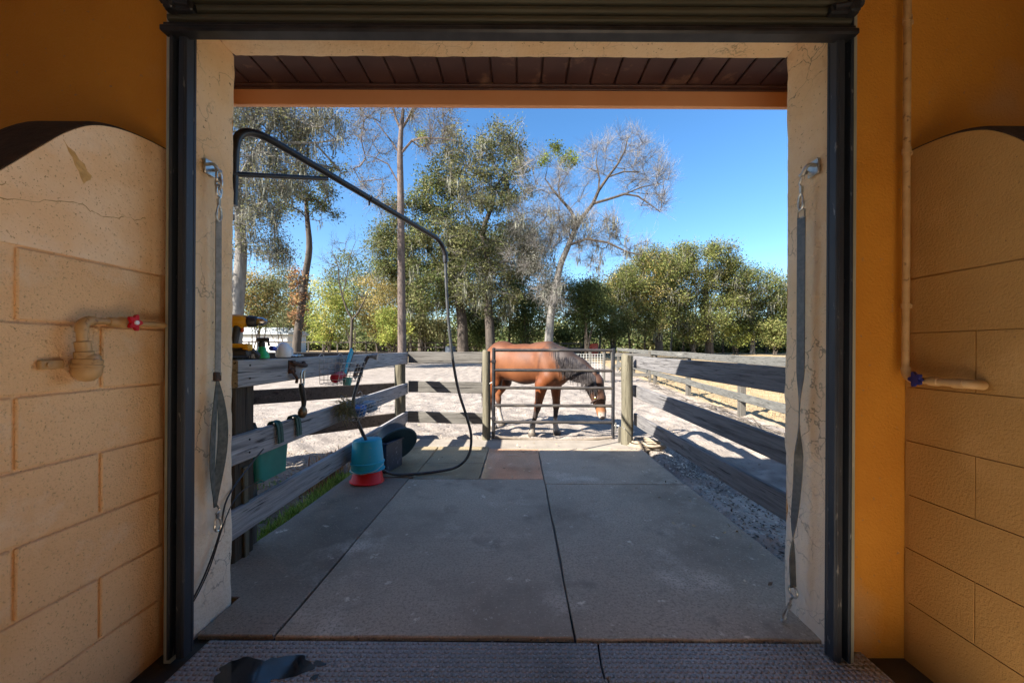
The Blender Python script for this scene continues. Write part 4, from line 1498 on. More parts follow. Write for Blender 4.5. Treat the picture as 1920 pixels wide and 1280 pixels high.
mb.tube(ring(1.195, 0.575, 0.106, 0.078, 0.55), 0.011, 6, closed=True)
P("noseband", mb, HALT, horse, smooth=True)
mb = MB()
for s in (-1, 1):
    mb.tube(spline([hw(1.20, 0.018 + s * 0.080, 0.58), hw(1.18, 0.018 + s * 0.090, 0.70), hw(1.15, 0.018 + s * 0.094, 0.80), hw(1.125, 0.018 + s * 0.06, 0.93), hw(1.12, 0.018, 0.975)], 4), 0.009, 6)
P("cheek_strap", mb, HALT, horse, smooth=True)
mb = MB()
for s in (-1, 1):
    mb.lathe([(0.016, -0.004), (0.016, 0.004), (0.008, 0.007), (0.0, 0.007)], hw(1.195, 0.018 + s * 0.091, 0.60), (hl * s).to_track_quat('Z', 'Y').to_matrix(), 10)
P("halter_ring", mb, M("brass", (0.55, 0.38, 0.14), rough=0.3, metal=1.0), horse)
for s in (-1, 1):
    P("eye", MB().lathe([(0.0, -0.013), (0.009, -0.009), (0.013, 0.0), (0.009, 0.009), (0.0, 0.013)], hw(1.228, 0.018 + s * 0.082, 0.70), None, 12), M("eye", (0.01, 0.007, 0.006), rough=0.05), horse, smooth=True)
# ================================================================== wash boom and hose
BOOM = T("wash_boom", "black swinging wash boom pipe braced to the wall, arching over the pad", "boom", (-1.36, 1.80, 0.9))
e = Vector((-0.655, 3.30, 1.995))
k0, k1 = Vector((-1.362, 1.80, 2.13)), Vector((-1.30, 1.93, 2.215))
pts = [Vector((-1.384, 1.80, 1.82)), Vector((-1.376, 1.80, 2.08))] + arc((-1.372, 1.80, 2.10), (-1.370, 1.80, 2.235), (-1.285, 1.965, 2.212), 7)
mid_end = Vector((-0.72, 3.165, 2.085))
pts += [pts[-1].lerp(mid_end, t) for t in (0.25, 0.5, 0.75)] + arc(mid_end, (-0.668, 3.275, 2.07), (-0.655, 3.30, 1.955), 7)
P("boom_pipe", MB().tube(pts, 0.0195, 14), BLACKM, BOOM, smooth=True)
P("brace", MB().tube([(-1.40, 1.74, 1.945), (-1.155, 2.24, 2.150)], 0.0125, 10), BLACKM, BOOM, smooth=True)
P("wall_bracket", MB().box((-1.385, 1.70, 1.90), (0.06, 0.04, 0.36), bev=0.006).box((-1.385, 1.745, 1.76), (0.03, 0.11, 0.03), bev=0.004), BLACKM, BOOM)
P("hose_clip", MB().tube([(-1.02, 2.53, 2.15), (-1.02, 2.53, 2.105)], 0.007, 6).box((-1.02, 2.53, 2.155), (0.05, 0.03, 0.03), bev=0.005), BLACKM, BOOM)
P("hose_collar", MB().tube([(-0.655, 3.30, 2.00), (-0.655, 3.302, 1.955), (-0.654, 3.303, 1.90)], [0.0205, 0.0225, 0.0215], 12), BLACKM, BOOM, smooth=True)
HOSE = M("grey_black_hose", (0.030, 0.032, 0.036), (0.07, 0.075, 0.08), scale=14, rough=0.38)
hp = [(-0.654, 3.303, 1.91), (-0.640, 3.32, 1.55), (-0.605, 3.35, 1.13), (-0.55, 3.38, 0.78), (-0.475, 3.41, 0.52), (-0.435, 3.43, 0.34), (-0.455, 3.42, 0.17), (-0.56, 3.42, 0.060), (-0.73, 3.40, 0.022),
      (-0.95, 3.34, 0.016), (-1.11, 3.30, 0.030), (-1.21, 3.22, 0.13), (-1.28, 3.16, 0.34), (-1.345, 3.10, 0.56), (-1.365, 3.08, 0.70), (-1.345, 3.13, 0.86), (-1.325, 3.18, 0.985), (-1.312, 3.20, 1.035)]
hose = T("wash_hose", "dark rubber hose looping from the boom down to the pad and up to the fence", "hose", (-0.73, 3.40, 0.0))
P("hose_tube", MB().tube(spline(hp, 7), 0.0125, 10), HOSE, hose, smooth=True)
mb = MB().tube([(-1.318, 3.19, 1.005), (-1.308, 3.205, 1.05), (-1.295, 3.215, 1.068)], [0.013, 0.017, 0.016], 10)
P("nozzle_grip", mb, BLACKM, hose, smooth=True)
mb = MB().tube([(-1.297, 3.215, 1.068), (-1.265, 3.222, 1.072), (-1.235, 3.226, 1.068), (-1.222, 3.228, 1.066)], [0.014, 0.020, 0.030, 0.031], 14)
P("spray_head", mb, M("grey_spray_head", (0.10, 0.13, 0.14), (0.2, 0.23, 0.24), scale=40, rough=0.35), hose, smooth=True)

# ================================================================== buckets, tub and crate at the fence
TEAL = M("teal_plastic", (0.010, 0.36, 0.50), (0.014, 0.40, 0.55), scale=6, rough=0.38, rough2=0.6, spots=[(7, 7, 0.62, 0.74, (0.16, 0.38, 0.42)), (60, 4, 0.66, 0.70, (0.25, 0.36, 0.36))])
REDP = M("red_plastic", (0.88, 0.016, 0.016), (0.8, 0.012, 0.013), scale=6, rough=0.35, rough2=0.6, spots=[(9, 7, 0.62, 0.76, (0.55, 0.10, 0.08))])
DKTUB = M("black_rubber_tub", (0.014, 0.018, 0.022), (0.03, 0.035, 0.042), scale=12, rough=0.5)
DKBLUE = M("dark_blue_plastic", (0.012, 0.022, 0.045), (0.02, 0.035, 0.065), scale=9, rough=0.45, spots=[(22, 5, 0.60, 0.70, (0.16, 0.19, 0.24))])
tc_ = (-1.295, 3.20, 0.0)
tub = T("tub", "round red plastic tub upside down on the pad beneath the teal bucket", "tub", tc_)
P("tub_wall", MB().lathe([(0.118, 0.0), (0.135, 0.0), (0.138, 0.010), (0.130, 0.016), (0.112, 0.098), (0.106, 0.104), (0.0, 0.104)], tc_, rot('Y', 3) @ rot('X', -4), 32), REDP, tub, smooth=True)
P("tub_rim", MB().lathe([(0.128, 0.0), (0.141, 0.0), (0.143, 0.007), (0.137, 0.013), (0.128, 0.013)], tc_, rot('Y', 3) @ rot('X', -4), 32), REDP, tub, smooth=True)
bk = T("bucket", "upturned teal bucket stacked on the red tub beside the fence", "bucket", (tc_[0] + 0.004, tc_[1], 0.112))
Rb = rot('Y', -2) @ rot('X', -2)
bc = Vector((tc_[0] + 0.004, tc_[1], 0.100))
P("bucket_wall", MB().lathe([(0.130, 0.0), (0.134, 0.012), (0.132, 0.06), (0.118, 0.24), (0.112, 0.256), (0.100, 0.262), (0.0, 0.262)], bc, Rb, 36), TEAL, bk, smooth=True)
P("bucket_rim", MB().lathe([(0.130, 0.0), (0.140, 0.0), (0.141, 0.010), (0.134, 0.014)], bc, Rb, 36).lathe([(0.132, 0.058), (0.139, 0.060), (0.139, 0.070), (0.131, 0.074)], bc, Rb, 36), TEAL, bk, smooth=True)
P("handle", MB().tube(spline([bc + Vector((-0.135, 0, 0.05)), bc + Vector((-0.10, -0.10, 0.02)), bc + Vector((0.0, -0.15, 0.006)), bc + Vector((0.10, -0.10, 0.02)), bc + Vector((0.135, 0, 0.05))], 6), 0.003, 6), ZINC, bk, smooth=True)
cr = T("plastic_bin", "dark blue plastic bin with scuffed corner, between teal bucket and black tub", "bin", (-1.14, 3.50, 0.0))
Rc = rot('Z', -14)
cc = Vector((-1.285, 3.55, 0.0))
mb = MB()
for (px_, py_, sx_, sy_) in ((-0.115, 0, 0.012, 0.26), (0.115, 0, 0.012, 0.26), (0, -0.13, 0.242, 0.012), (0, 0.13, 0.242, 0.012)):
    mb.box(cc + Rc @ Vector((px_, py_, 0.135)), (sx_, sy_, 0.26), Rc, bev=0.004)
mb.box(cc + Vector((0, 0, 0.01)), (0.235, 0.255, 0.014), Rc)
P("bin_wall", mb, DKBLUE, cr)
mb = MB()
for (px_, py_, sx_, sy_) in ((-0.124, 0, 0.026, 0.285), (0.124, 0, 0.026, 0.285), (0, -0.14, 0.222, 0.026), (0, 0.14, 0.222, 0.026)):
    mb.box(cc + Rc @ Vector((px_, py_, 0.268)), (sx_, sy_, 0.018), Rc, bev=0.005)
P("bin_rim", mb, DKBLUE, cr)
mb = MB()
for px_ in (-0.08, -0.04, 0.0, 0.04, 0.08):
    mb.box(cc + Rc @ Vector((px_, -0.138, 0.13)), (0.010, 0.006, 0.22), Rc, bev=0.002)
P("bin_rib", mb, DKBLUE, cr)
tb = T("tub", "large black rubber tub tipped on its side against the fence", "tub", (-1.13, 3.74, 0.0))
ta = Vector((0.60, -0.62, -0.50)).normalized()
Rt = ta.to_track_quat('Z', 'Y').to_matrix()
tcn = Vector((-1.185, 3.64, 0.195)) - ta * 0.165
P("tub_wall", MB().lathe([(0.0, 0.0), (0.14, 0.0), (0.155, 0.01), (0.195, 0.15), (0.202, 0.16), (0.195, 0.164), (0.186, 0.15), (0.147, 0.016), (0.0, 0.014)], tcn, Rt, 32), DKTUB, tb, smooth=True)
P("tub_rim", MB().lathe([(0.193, 0.145), (0.209, 0.152), (0.211, 0.163), (0.198, 0.170), (0.186, 0.163)], tcn, Rt, 32), M("tub_rim_blue", (0.022, 0.06, 0.08), (0.035, 0.08, 0.10), scale=9, rough=0.4), tb, smooth=True)

# ================================================================== things hung on and stood on the left fence
GRN = M("green_feeder_plastic", (0.004, 0.15, 0.115), (0.006, 0.20, 0.15), scale=8, rough=0.35, rough2=0.6, spots=[(10, 7, 0.62, 0.76, (0.09, 0.17, 0.13))])
GRNW = M("green_webbing", (0.010, 0.055, 0.045), (0.02, 0.09, 0.07), scale=50, rough=0.6)
fx0, fx1, fy0, fy1, fz0, fz1 = -1.70, -1.505, 2.14, 2.47, 0.345, 0.60
fd = T("feeder", "green plastic hook-over feeder hanging outside the middle board", "feeder", ((fx0 + fx1) / 2, (fy0 + fy1) / 2, fz0))
ins = 0.03
bot = [(fx0 + ins, fy0 + ins), (fx1, fy0 + ins), (fx1, fy1 - ins), (fx0 + ins, fy1 - ins)]
top = [(fx0, fy0), (fx1, fy0), (fx1, fy1), (fx0, fy1)]


def rounded(poly, r, n=4):
    out = []
    m = len(poly)
    for i in range(m):
        p, a, b = Vector((*poly[i], 0)), Vector((*poly[i - 1], 0)), Vector((*poly[(i + 1) % m], 0))
        out += [(q.x, q.y) for q in arc(p + (a - p).normalized() * r, p, p + (b - p).normalized() * r, n)]
    return out


lv = []
for poly, z, r in ((bot, fz0 + 0.0, 0.03), (bot, fz0 + 0.012, 0.035), (top, fz1, 0.04), ([(x + (0.008 if x < -1.6 else -0.008), y + (0.008 if y < 2.3 else -0.008)) for x, y in top], fz1, 0.035), ([(x + (0.008 if x < -1.6 else -0.008), y + (0.008 if y < 2.3 else -0.008)) for x, y in bot], fz0 + 0.015, 0.03)):
    lv.append([(x, y, z) for x, y in rounded(poly, r)])
n = len(lv[0])
vs = [p for l in lv for p in l]
fs = [tuple(reversed(range(n))), tuple(range(4 * n, 5 * n))]
for i in range(4):
    for k in range(n):
        fs.append((i * n + k, i * n + (k + 1) % n, (i + 1) * n + (k + 1) % n, (i + 1) * n + k))
P("feeder_bowl", MB().add(vs, fs), GRN, fd, smooth=True)
for y in (2.255, 2.445):
    zt = 0.672 + (0.69 - 0.672) * (y - 1.69) / 3.2
    for off in (-0.014, 0.014):
        pts = [(-1.50, y + off, 0.56), (-1.502, y + off, zt - 0.02), (-1.494, y + off, zt + 0.012), (-1.474, y + off, zt + 0.018), (-1.452, y + off, zt + 0.008), (-1.444, y + off + 0.006, zt - 0.03), (-1.441, y + off + 0.012, zt - 0.115)]
        P("hook_strap", MB().ribbon(spline(pts, 4), 0.022, (0, 1, 0), 0.006), GRNW, fd, smooth=True)

YEL = M("yellow_tool_plastic", (0.72, 0.36, 0.012), (0.62, 0.29, 0.01), scale=20, rough=0.45)
BLKP = M("black_tool_plastic", (0.014, 0.014, 0.016), (0.03, 0.03, 0.034), scale=30, rough=0.5)
STEEL = M("bright_steel", (0.6, 0.58, 0.55), (0.4, 0.39, 0.37), scale=60, metal=1.0, rough=0.25)
# cordless drill standing on its battery, chuck pointing right along the fence
dz = 1.085
dp = Vector((-1.500, 1.985, dz))
Rd = rot('Z', 22)
dv = lambda x, y, z: dp + Rd @ Vector((x, y, z))
dr = T("cordless_drill", "yellow and black cordless drill standing on the post at the near end of the fence", "drill", dp)
P("battery", MB().box(dv(-0.005, 0, 0.022), (0.125, 0.078, 0.034), Rd, bev=0.008).box(dv(-0.015, 0, 0.044), (0.085, 0.06, 0.014), Rd, bev=0.004), BLKP, dr)
P("battery_shell", MB().box(dv(0.01, 0, 0.060), (0.105, 0.07, 0.022), Rd, bev=0.008).box(dv(0.048, 0, 0.052), (0.034, 0.066, 0.036), Rd, bev=0.008), YEL, dr)
P("handle_grip", MB().tube([dv(-0.016, 0, 0.062), dv(-0.010, 0, 0.10), dv(0.0, 0, 0.15), dv(0.004, 0, 0.175)], [0.021, 0.019, 0.020, 0.024], 12), BLKP, dr, smooth=True)
P("motor_housing", MB().tube([dv(-0.075, 0, 0.192), dv(-0.068, 0, 0.192), dv(0.0, 0, 0.192), dv(0.040, 0, 0.192), dv(0.045, 0, 0.192)], [0.024, 0.033, 0.035, 0.033, 0.028], 16).box(dv(0.0, 0, 0.168), (0.07, 0.04, 0.026), Rd, bev=0.008), YEL, dr, smooth=True)
P("gear_collar", MB().tube([dv(0.045, 0, 0.192), dv(0.049, 0, 0.192), dv(0.085, 0, 0.192), dv(0.090, 0, 0.192)], [0.024, 0.031, 0.029, 0.024], 16), BLKP, dr, smooth=True)
P("chuck", MB().tube([dv(0.090, 0, 0.192), dv(0.094, 0, 0.192), dv(0.116, 0, 0.192), dv(0.130, 0, 0.192), dv(0.138, 0, 0.192)], [0.022, 0.024, 0.023, 0.014, 0.008], 14), STEEL, dr, smooth=True)
P("bit", MB().tube([dv(0.138, 0, 0.192), dv(0.160, 0, 0.192)], [0.004, 0.003], 6), STEEL, dr)
P("trigger", MB().box(dv(0.024, 0, 0.145), (0.014, 0.016, 0.028), Rd, bev=0.004), M("orange_trigger", (0.6, 0.10, 0.02), rough=0.5), dr)
# spray bottle: green body, black trigger head
GB = M("green_bottle", (0.02, 0.42, 0.13), (0.015, 0.36, 0.11), scale=14, rough=0.3)
sp_ = Vector((-1.472, 2.135, 1.076))
sb = T("spray_bottle", "green spray bottle with black trigger head on top of the fence board", "spray bottle", sp_)
P("bottle_body", MB().lathe([(0.036, 0.0), (0.040, 0.004), (0.038, 0.02), (0.022, 0.045), (0.018, 0.062), (0.016, 0.066), (0.0, 0.066)], sp_, rot('Y', 2), 20), GB, sb, smooth=True)
P("spray_trigger", MB().lathe([(0.018, 0.0), (0.018, 0.022), (0.012, 0.026), (0.012, 0.04), (0.0, 0.044)], sp_ + Vector((0, 0, 0.066)), None, 14).box(sp_ + Vector((0.012, -0.006, 0.106)), (0.062, 0.02, 0.022), rot('Z', 18), bev=0.005).tube([sp_ + Vector((0.038, -0.002, 0.10)), sp_ + Vector((0.045, 0.0, 0.07))], 0.005, 6), BLKP, sb, smooth=True)
# black scoop lying between drill and bottle
bs_ = T("hoof_brush", "small black brush leaning between the drill and the green bottle", "brush", (-1.473, 2.06, 1.075))
P("brush_handle", MB().tube([(-1.50, 1.992 + 0.055, 1.155), (-1.485, 2.065, 1.125), (-1.468, 2.088, 1.092), (-1.462, 2.10, 1.082)], [0.008, 0.014, 0.022, 0.012], 10), BLKP, bs_, smooth=True)
mb = MB()
for k in range(26):
    a = Vector((-1.472 + rnd.uniform(-0.012, 0.012), 2.075 + rnd.uniform(-0.02, 0.02), 1.10))
    mb.tube([a, a + Vector((rnd.uniform(-0.004, 0.008), rnd.uniform(-0.006, 0.006), -0.022))], 0.0016, 4)
P("bristle", mb, M("pale_bristle", (0.45, 0.42, 0.36), rough=0.8), bs_, kind="stuff")
# white jug lying on its side with a blue cap
jp = Vector((-1.472, 2.335, 1.078))
jug = T("jug", "small white plastic jug with a blue cap lying on the fence top", "jug", jp)
JW = M("milky_jug_plastic", (0.74, 0.77, 0.80), (0.66, 0.70, 0.75), scale=10, rough=0.35)
P("jug_body", MB().lathe([(0.042, 0), (0.048, 0.008), (0.050, 0.05), (0.030, 0.082), (0.016, 0.092), (0.0, 0.092)], jp + Vector((0, 0.0, 0.0)), rot('X', 0), 20, sx=0.85).tube(spline([jp + Vector((0.01, 0.035, 0.06)), jp + Vector((0.014, 0.065, 0.05)), jp + Vector((0.012, 0.062, 0.015)), jp + Vector((0.006, 0.04, 0.008))], 4), 0.007, 8), JW, jug, smooth=True)
P("cap", MB().tube([jp + Vector((-0.02, -0.055, 0.052)), jp + Vector((-0.022, -0.085, 0.055))], 0.015, 14), M("blue_cap", (0.012, 0.05, 0.42), rough=0.35), jug, smooth=True)
P("neck", MB().tube([jp + Vector((-0.012, -0.02, 0.045)), jp + Vector((-0.02, -0.056, 0.052))], [0.022, 0.012], 12), JW, jug, smooth=True)
rag = T("rag", "crumpled pale cloth draped at the end of the jug on the fence top", "cloth", (-1.475, 2.46, 1.078))
vs, fs = [], []
for i in range(10):
    for j in range(6):
        t, s = i / 9, j / 5
        y = 2.40 + 0.12 * t
        x = -1.497 + 0.05 * s
        vs.append((x, y, 1.081 + 0.010 * abs(math.sin(t * 9 + s * 4)) + 0.006 * math.sin(s * 11 + t * 3)))
for i in range(9):
    for j in range(5):
        fs.append((i * 6 + j, i * 6 + j + 1, i * 6 + j + 7, i * 6 + j + 6))
P("cloth_fold", MB().add(vs, fs), M("pale_cloth", (0.45, 0.52, 0.52), (0.6, 0.66, 0.66), scale=18, rough=0.9), rag, smooth=True)

# rusty bracket on the board with a hanging ball-ended tool
RUSTY = M("dark_rusty_iron", (0.035, 0.022, 0.016), (0.10, 0.045, 0.025), scale=40, rough=0.8, bump=0.6, bscale=120)
hb_ = T("rusty_latch", "rusty iron latch bracket bolted to the top board", "latch", (LX, 2.42, 0.98))
mb = MB().box((LX + 0.006, 2.385, 1.015), (0.010, 0.07, 0.085), bev=0.003).tube([(LX + 0.02, 2.36, 1.045), (LX + 0.03, 2.40, 1.035), (LX + 0.028, 2.47, 1.02), (LX + 0.02, 2.52, 1.018)], [0.010, 0.014, 0.012, 0.012], 8)
mb.tube([(LX + 0.02, 2.35, 1.0), (LX + 0.03, 2.37, 0.97), (LX + 0.026, 2.41, 0.94), (LX + 0.018, 2.415, 0.91)], 0.009, 8).lathe([(0.018, 0), (0.018, 0.008), (0.010, 0.012)], (LX + 0.012, 2.50, 1.03), rot('Y', 90), 12)
P("latch_plate", mb, RUSTY, hb_, smooth=True)
for (y, z) in ((2.362, 1.045), (2.362, 0.985), (2.408, 1.045), (2.408, 0.985)):
    P("bolt", MB().lathe([(0.007, 0), (0.007, 0.004), (0.003, 0.006)], (LX + 0.011, y, z), rot('Y', 90), 8), RUSTY, hb_)
ht = T("hanging_sprayer", "dark metal lever with a round bronze end hanging from the rusty latch", "sprayer", (LX + 0.05, 2.44, 0.66))
x0 = LX + 0.045
P("hook", MB().tube(spline([(x0 - 0.01, 2.48, 0.985), (x0, 2.465, 0.99), (x0, 2.43, 0.985), (x0, 2.418, 0.95), (x0, 2.42, 0.90)], 4), 0.006, 8).tube([(x0, 2.455, 0.985), (x0, 2.45, 0.90), (x0, 2.44, 0.875)], 0.006, 8), ZINC, ht, smooth=True)
P("lever_body", MB().tube(spline([(x0, 2.42, 0.905), (x0, 2.428, 0.87), (x0, 2.445, 0.82), (x0, 2.452, 0.775), (x0, 2.445, 0.745)], 4), [0.012, 0.014, 0.016, 0.017, 0.018, 0.019, 0.019, 0.018, 0.018, 0.017, 0.016, 0.016, 0.015, 0.015, 0.014, 0.014, 0.014], 10), BLACKM, ht, smooth=True)
P("round_head", MB().lathe([(0.0, -0.040), (0.018, -0.036), (0.033, -0.020), (0.036, 0.0), (0.030, 0.02), (0.014, 0.036), (0.0, 0.038)], (x0, 2.438, 0.718), None, 18, sx=0.7), M("bronze_head", (0.20, 0.12, 0.055), (0.10, 0.065, 0.035), scale=30, metal=0.7, rough=0.4), ht, smooth=True)

# wire basket on the top board holding a red bottle, teal brush and green cup
WIRE = M("pale_basket_wire", (0.50, 0.50, 0.48), (0.38, 0.37, 0.34), scale=30, metal=0.4, rough=0.45)


def wire_basket(name, label, xw, y0, y1, z0, z1, depth, group, m):
    t = T(name, label, "basket", ((xw + depth / 2), (y0 + y1) / 2, z0), group)
    mb = MB()
    ys = np.linspace(y0, y1, 8)
    for y in ys:
        mb.tube([(xw, y, z1), (xw, y, z0 + 0.01), (xw + depth * 0.8, y, z0), (xw + depth, y, z1 - 0.03)], 0.0022, 5)
    for z, f in ((z1, 0), (z0 + (z1 - z0) * 0.5, 0), (z0 + 0.01, 0)):
        mb.tube([(xw, y0, z), (xw, y1, z)], 0.0025, 5)
    for f in (0.25, 0.5, 0.75, 1.0):
        zf = z0 + (z1 - 0.03 - z0) * f
        xf = xw + depth * (0.8 + 0.2 * f)
        mb.tube([(xw, y0, zf), (xf, y0, zf), (xf, y1, zf), (xw, y1, zf)], 0.0028 if f == 1 else 0.0022, 5)
    for f in (0.25, 0.55):
        mb.tube([(xw + depth * f, y0, z0 + 0.004), (xw + depth * f, y1, z0 + 0.004)], 0.0022, 5)
    P("basket_wire", mb, m, t)
    for y in (y0 + 0.06, y1 - 0.06):
        P("basket_hook", MB().tube([(xw, y, z1 - 0.01), (xw - 0.004, y, z1 + 0.03), (xw - 0.022, y, z1 + 0.04), (xw - 0.04, y, z1 + 0.02)], 0.003, 6), m, t)
    return t


GB_ = "wire baskets hung on the left board fence"
wire_basket("wire_basket", "pale wire basket on the top board holding the red bottle", LX + 0.006, 2.72, 3.13, 0.865, 1.055, 0.16, GB_, WIRE)
wire_basket("wire_basket", "bluish wire basket on the middle board with dry grass at its side", LX + 0.006, 3.04, 3.52, 0.545, 0.70, 0.17, GB_, WIRE)
bx = LX + 0.085
rb_ = T("bottle", "red bottle lying in the upper wire basket", "bottle", (bx, 2.86, 0.872))
P("bottle_body", MB().lathe([(0.028, 0.0), (0.036, 0.006), (0.037, 0.10), (0.030, 0.125), (0.014, 0.145), (0.0, 0.148)], (bx, 2.775, 0.912), rot('X', -84), 18), M("crimson_plastic", (0.55, 0.012, 0.045), (0.45, 0.01, 0.035), scale=12, rough=0.35), rb_, smooth=True)
P("bottle_cap", MB().lathe([(0.014, 0), (0.014, 0.022), (0.0, 0.024)], (bx, 2.922, 0.927), rot('X', -84), 12), BLKP, rb_, smooth=True)
tr = T("grooming_comb", "teal plastic scraper sticking up out of the upper wire basket", "scraper", (bx - 0.01, 2.97, 0.90))
Rk = rot('X', -34) @ rot('Z', 8)
P("scraper_blade", MB().box((bx - 0.005, 3.00, 1.01), (0.016, 0.055, 0.28), Rk, bev=0.004), TEAL, tr)
P("scraper_edge", MB().box((bx - 0.006, 3.030, 0.995), (0.012, 0.016, 0.28), Rk, bev=0.003), BLKP, tr)
gc = T("cup", "small green cup at the front of the upper wire basket", "cup", (bx + 0.045, 2.86, 0.872))
P("cup_wall", MB().lathe([(0.022, 0.0), (0.028, 0.0), (0.034, 0.06), (0.032, 0.06), (0.022, 0.006)], (bx + 0.052, 2.865, 0.852), rot('X', -8), 18), M("green_cup", (0.06, 0.30, 0.25), (0.05, 0.25, 0.21), scale=14, rough=0.4), gc, smooth=True)
br = T("brush", "brown bristle brush leaning in the end of the upper wire basket", "brush", (bx + 0.02, 3.07, 0.90))
P("brush_back", MB().box((bx + 0.03, 3.085, 0.945), (0.02, 0.05, 0.13), rot('X', -38), bev=0.008), M("brush_wood", (0.10, 0.05, 0.025), rough=0.6), br)
mb = MB()
for k in range(60):
    a = Vector((bx + 0.04, 3.085 + rnd.uniform(-0.04, 0.04), 0.945 + rnd.uniform(-0.05, 0.05)))
    mb.tube([a, a + Vector((0.03, rnd.uniform(-0.006, 0.006), -0.008))], 0.0014, 3)
P("bristle", mb, M("dark_bristle", (0.05, 0.035, 0.025), rough=0.9), br, kind="stuff")
# contents of the lower basket
sp2 = T("sponge", "blue sponge lying in the lower wire basket", "sponge", (LX + 0.08, 3.24, 0.555))
P("sponge_block", MB().box((LX + 0.085, 3.22, 0.60), (0.10, 0.13, 0.075), rot('Z', 14) @ rot('X', 12), bev=0.015), M("blue_sponge", (0.04, 0.11, 0.30), (0.08, 0.2, 0.42), scale=50, rough=0.95, bump=0.8), sp2)
sp3 = T("towel", "grey-blue folded cloth in the far end of the lower wire basket", "cloth", (LX + 0.08, 3.41, 0.555))
P("towel_fold", MB().box((LX + 0.085, 3.41, 0.585), (0.12, 0.14, 0.05), rot('Z', -8), bev=0.018).box((LX + 0.09, 3.40, 0.635), (0.11, 0.12, 0.04), rot('Z', 12) @ rot('X', 6), bev=0.016), M("grey_blue_cloth", (0.14, 0.20, 0.24), (0.24, 0.30, 0.34), scale=40, rough=0.95), sp3, smooth=True)
# tuft of dry grass stuffed in front of it
mb = MB()
for k in range(230):
    c = Vector((LX + 0.03 + rnd.uniform(0, 0.08), 2.985 + rnd.gauss(0, 0.045), 0.66 + rnd.gauss(0, 0.03)))
    d = Vector((rnd.gauss(0, 0.5), rnd.gauss(0, 0.6), rnd.gauss(-0.5, 0.6))).normalized() * rnd.uniform(0.05, 0.12)
    mb.tube([c, c + d * 0.5 + Vector((0, 0, 0.012)), c + d], [0.0026, 0.0022, 0.001], 3, cap=False)
tag(P("hay_tuft", mb, M("olive_hay", (0.14, 0.13, 0.05), (0.26, 0.22, 0.10), scale=60, rough=0.9)), "tangled tuft of olive hay caught on the middle board", "hay")

# stakes by the near post, bent stick behind the teal bucket
st1 = T("stake", "pale wooden stake leaning beside the dark near post", "stake", (-1.50, 2.03, gh(-1.6, 2.03)))
P("stake_shaft", MB().box((-1.492, 2.035, 0.20), (0.03, 0.035, 0.58), rot('X', 1.5), bev=0.004), POSTM, st1)
st2 = T("stake", "short grey split board standing behind the pale stake", "stake", (-1.54, 2.19, gh(-1.6, 2.19)))
P("stake_shaft", MB().prism([(-0.035, -0.12), (0.035, -0.12), (0.038, 0.66), (0.018, 0.70), (-0.005, 0.645), (-0.03, 0.70)], lambda a, b: Vector((-1.535, 2.16 + a, b)), lambda a, b: Vector((-1.56, 2.16 + a, b))), POSTG, st2)
sk = MB().tube(spline([(-1.39, 3.33, 0.36), (-1.405, 3.31, 0.42), (-1.425, 3.30, 0.47), (-1.42, 3.32, 0.54)], 5), [0.010] * 10 + [0.006] * 6, 7)
tag(P("bent_handle", sk, BLACKM, smooth=True), "black bent handle sticking up behind the teal bucket", "handle")

# beige rope heap by the right gate post
ROPE = M("sandy_rope", (0.24, 0.19, 0.135), (0.33, 0.27, 0.20), scale=50, rough=0.95, bump=0.5, bscale=200)
mb = MB()
pts = []
for k in range(120):
    a = k * 0.33
    r = 0.16 + 0.05 * math.sin(k * 0.7)
    x, y = 1.56 + r * 1.0 * math.cos(a) + 0.02 * math.sin(k * 1.3), 4.52 + r * 0.9 * math.sin(a)
    pts.append((x, y, gh(1.56, 4.52) + 0.018 + 0.0006 * k + 0.010 * math.sin(k * 0.9)))
mb.tube(spline(pts, 3), 0.013, 7)
tag(P("rope", mb, ROPE, smooth=True), "sandy beige rope heaped on the ground beside the thick gate post", "rope")

# ================================================================== cross-ties in the doorway
STRAPM = M("grey_nylon_strap", (0.055, 0.065, 0.075), (0.10, 0.11, 0.12), scale=60, rough=0.5)
STRAPP = M("pale_worn_strap", (0.26, 0.27, 0.27), (0.17, 0.18, 0.18), scale=50, rough=0.6)
GREENW = M("worn_green_webbing", (0.05, 0.06, 0.05), (0.12, 0.12, 0.105), scale=50, rough=0.8)


def snap(parent, p, d, ln, wx, m=ZINC):
    """Swivel snap hook hanging from p along d."""
    p, d = Vector(p), Vector(d).normalized()
    s = Vector(wx)
    q = lambda a, b: p + d * a * ln + s * b
    mb = MB().tube([q(0, 0), q(0.10, 0.006), q(0.16, 0.010), q(0.22, 0.006), q(0.30, 0)], 0.0042, 6)
    mb.tube([q(0.28, 0), q(0.48, 0)], [0.0075, 0.0065], 8)
    mb.tube(spline([q(0.46, 0.0), q(0.58, 0.009), q(0.80, 0.013), q(0.95, 0.008), q(1.0, 0.0), q(0.95, -0.008), q(0.84, -0.012), q(0.74, -0.010)], 4), 0.0048, 8)
    mb.tube([q(0.48, -0.003), q(0.62, -0.008), q(0.76, -0.010)], 0.003, 6)
    P("snap_hook", mb, m, parent, smooth=True)
    return q(1.0, 0)


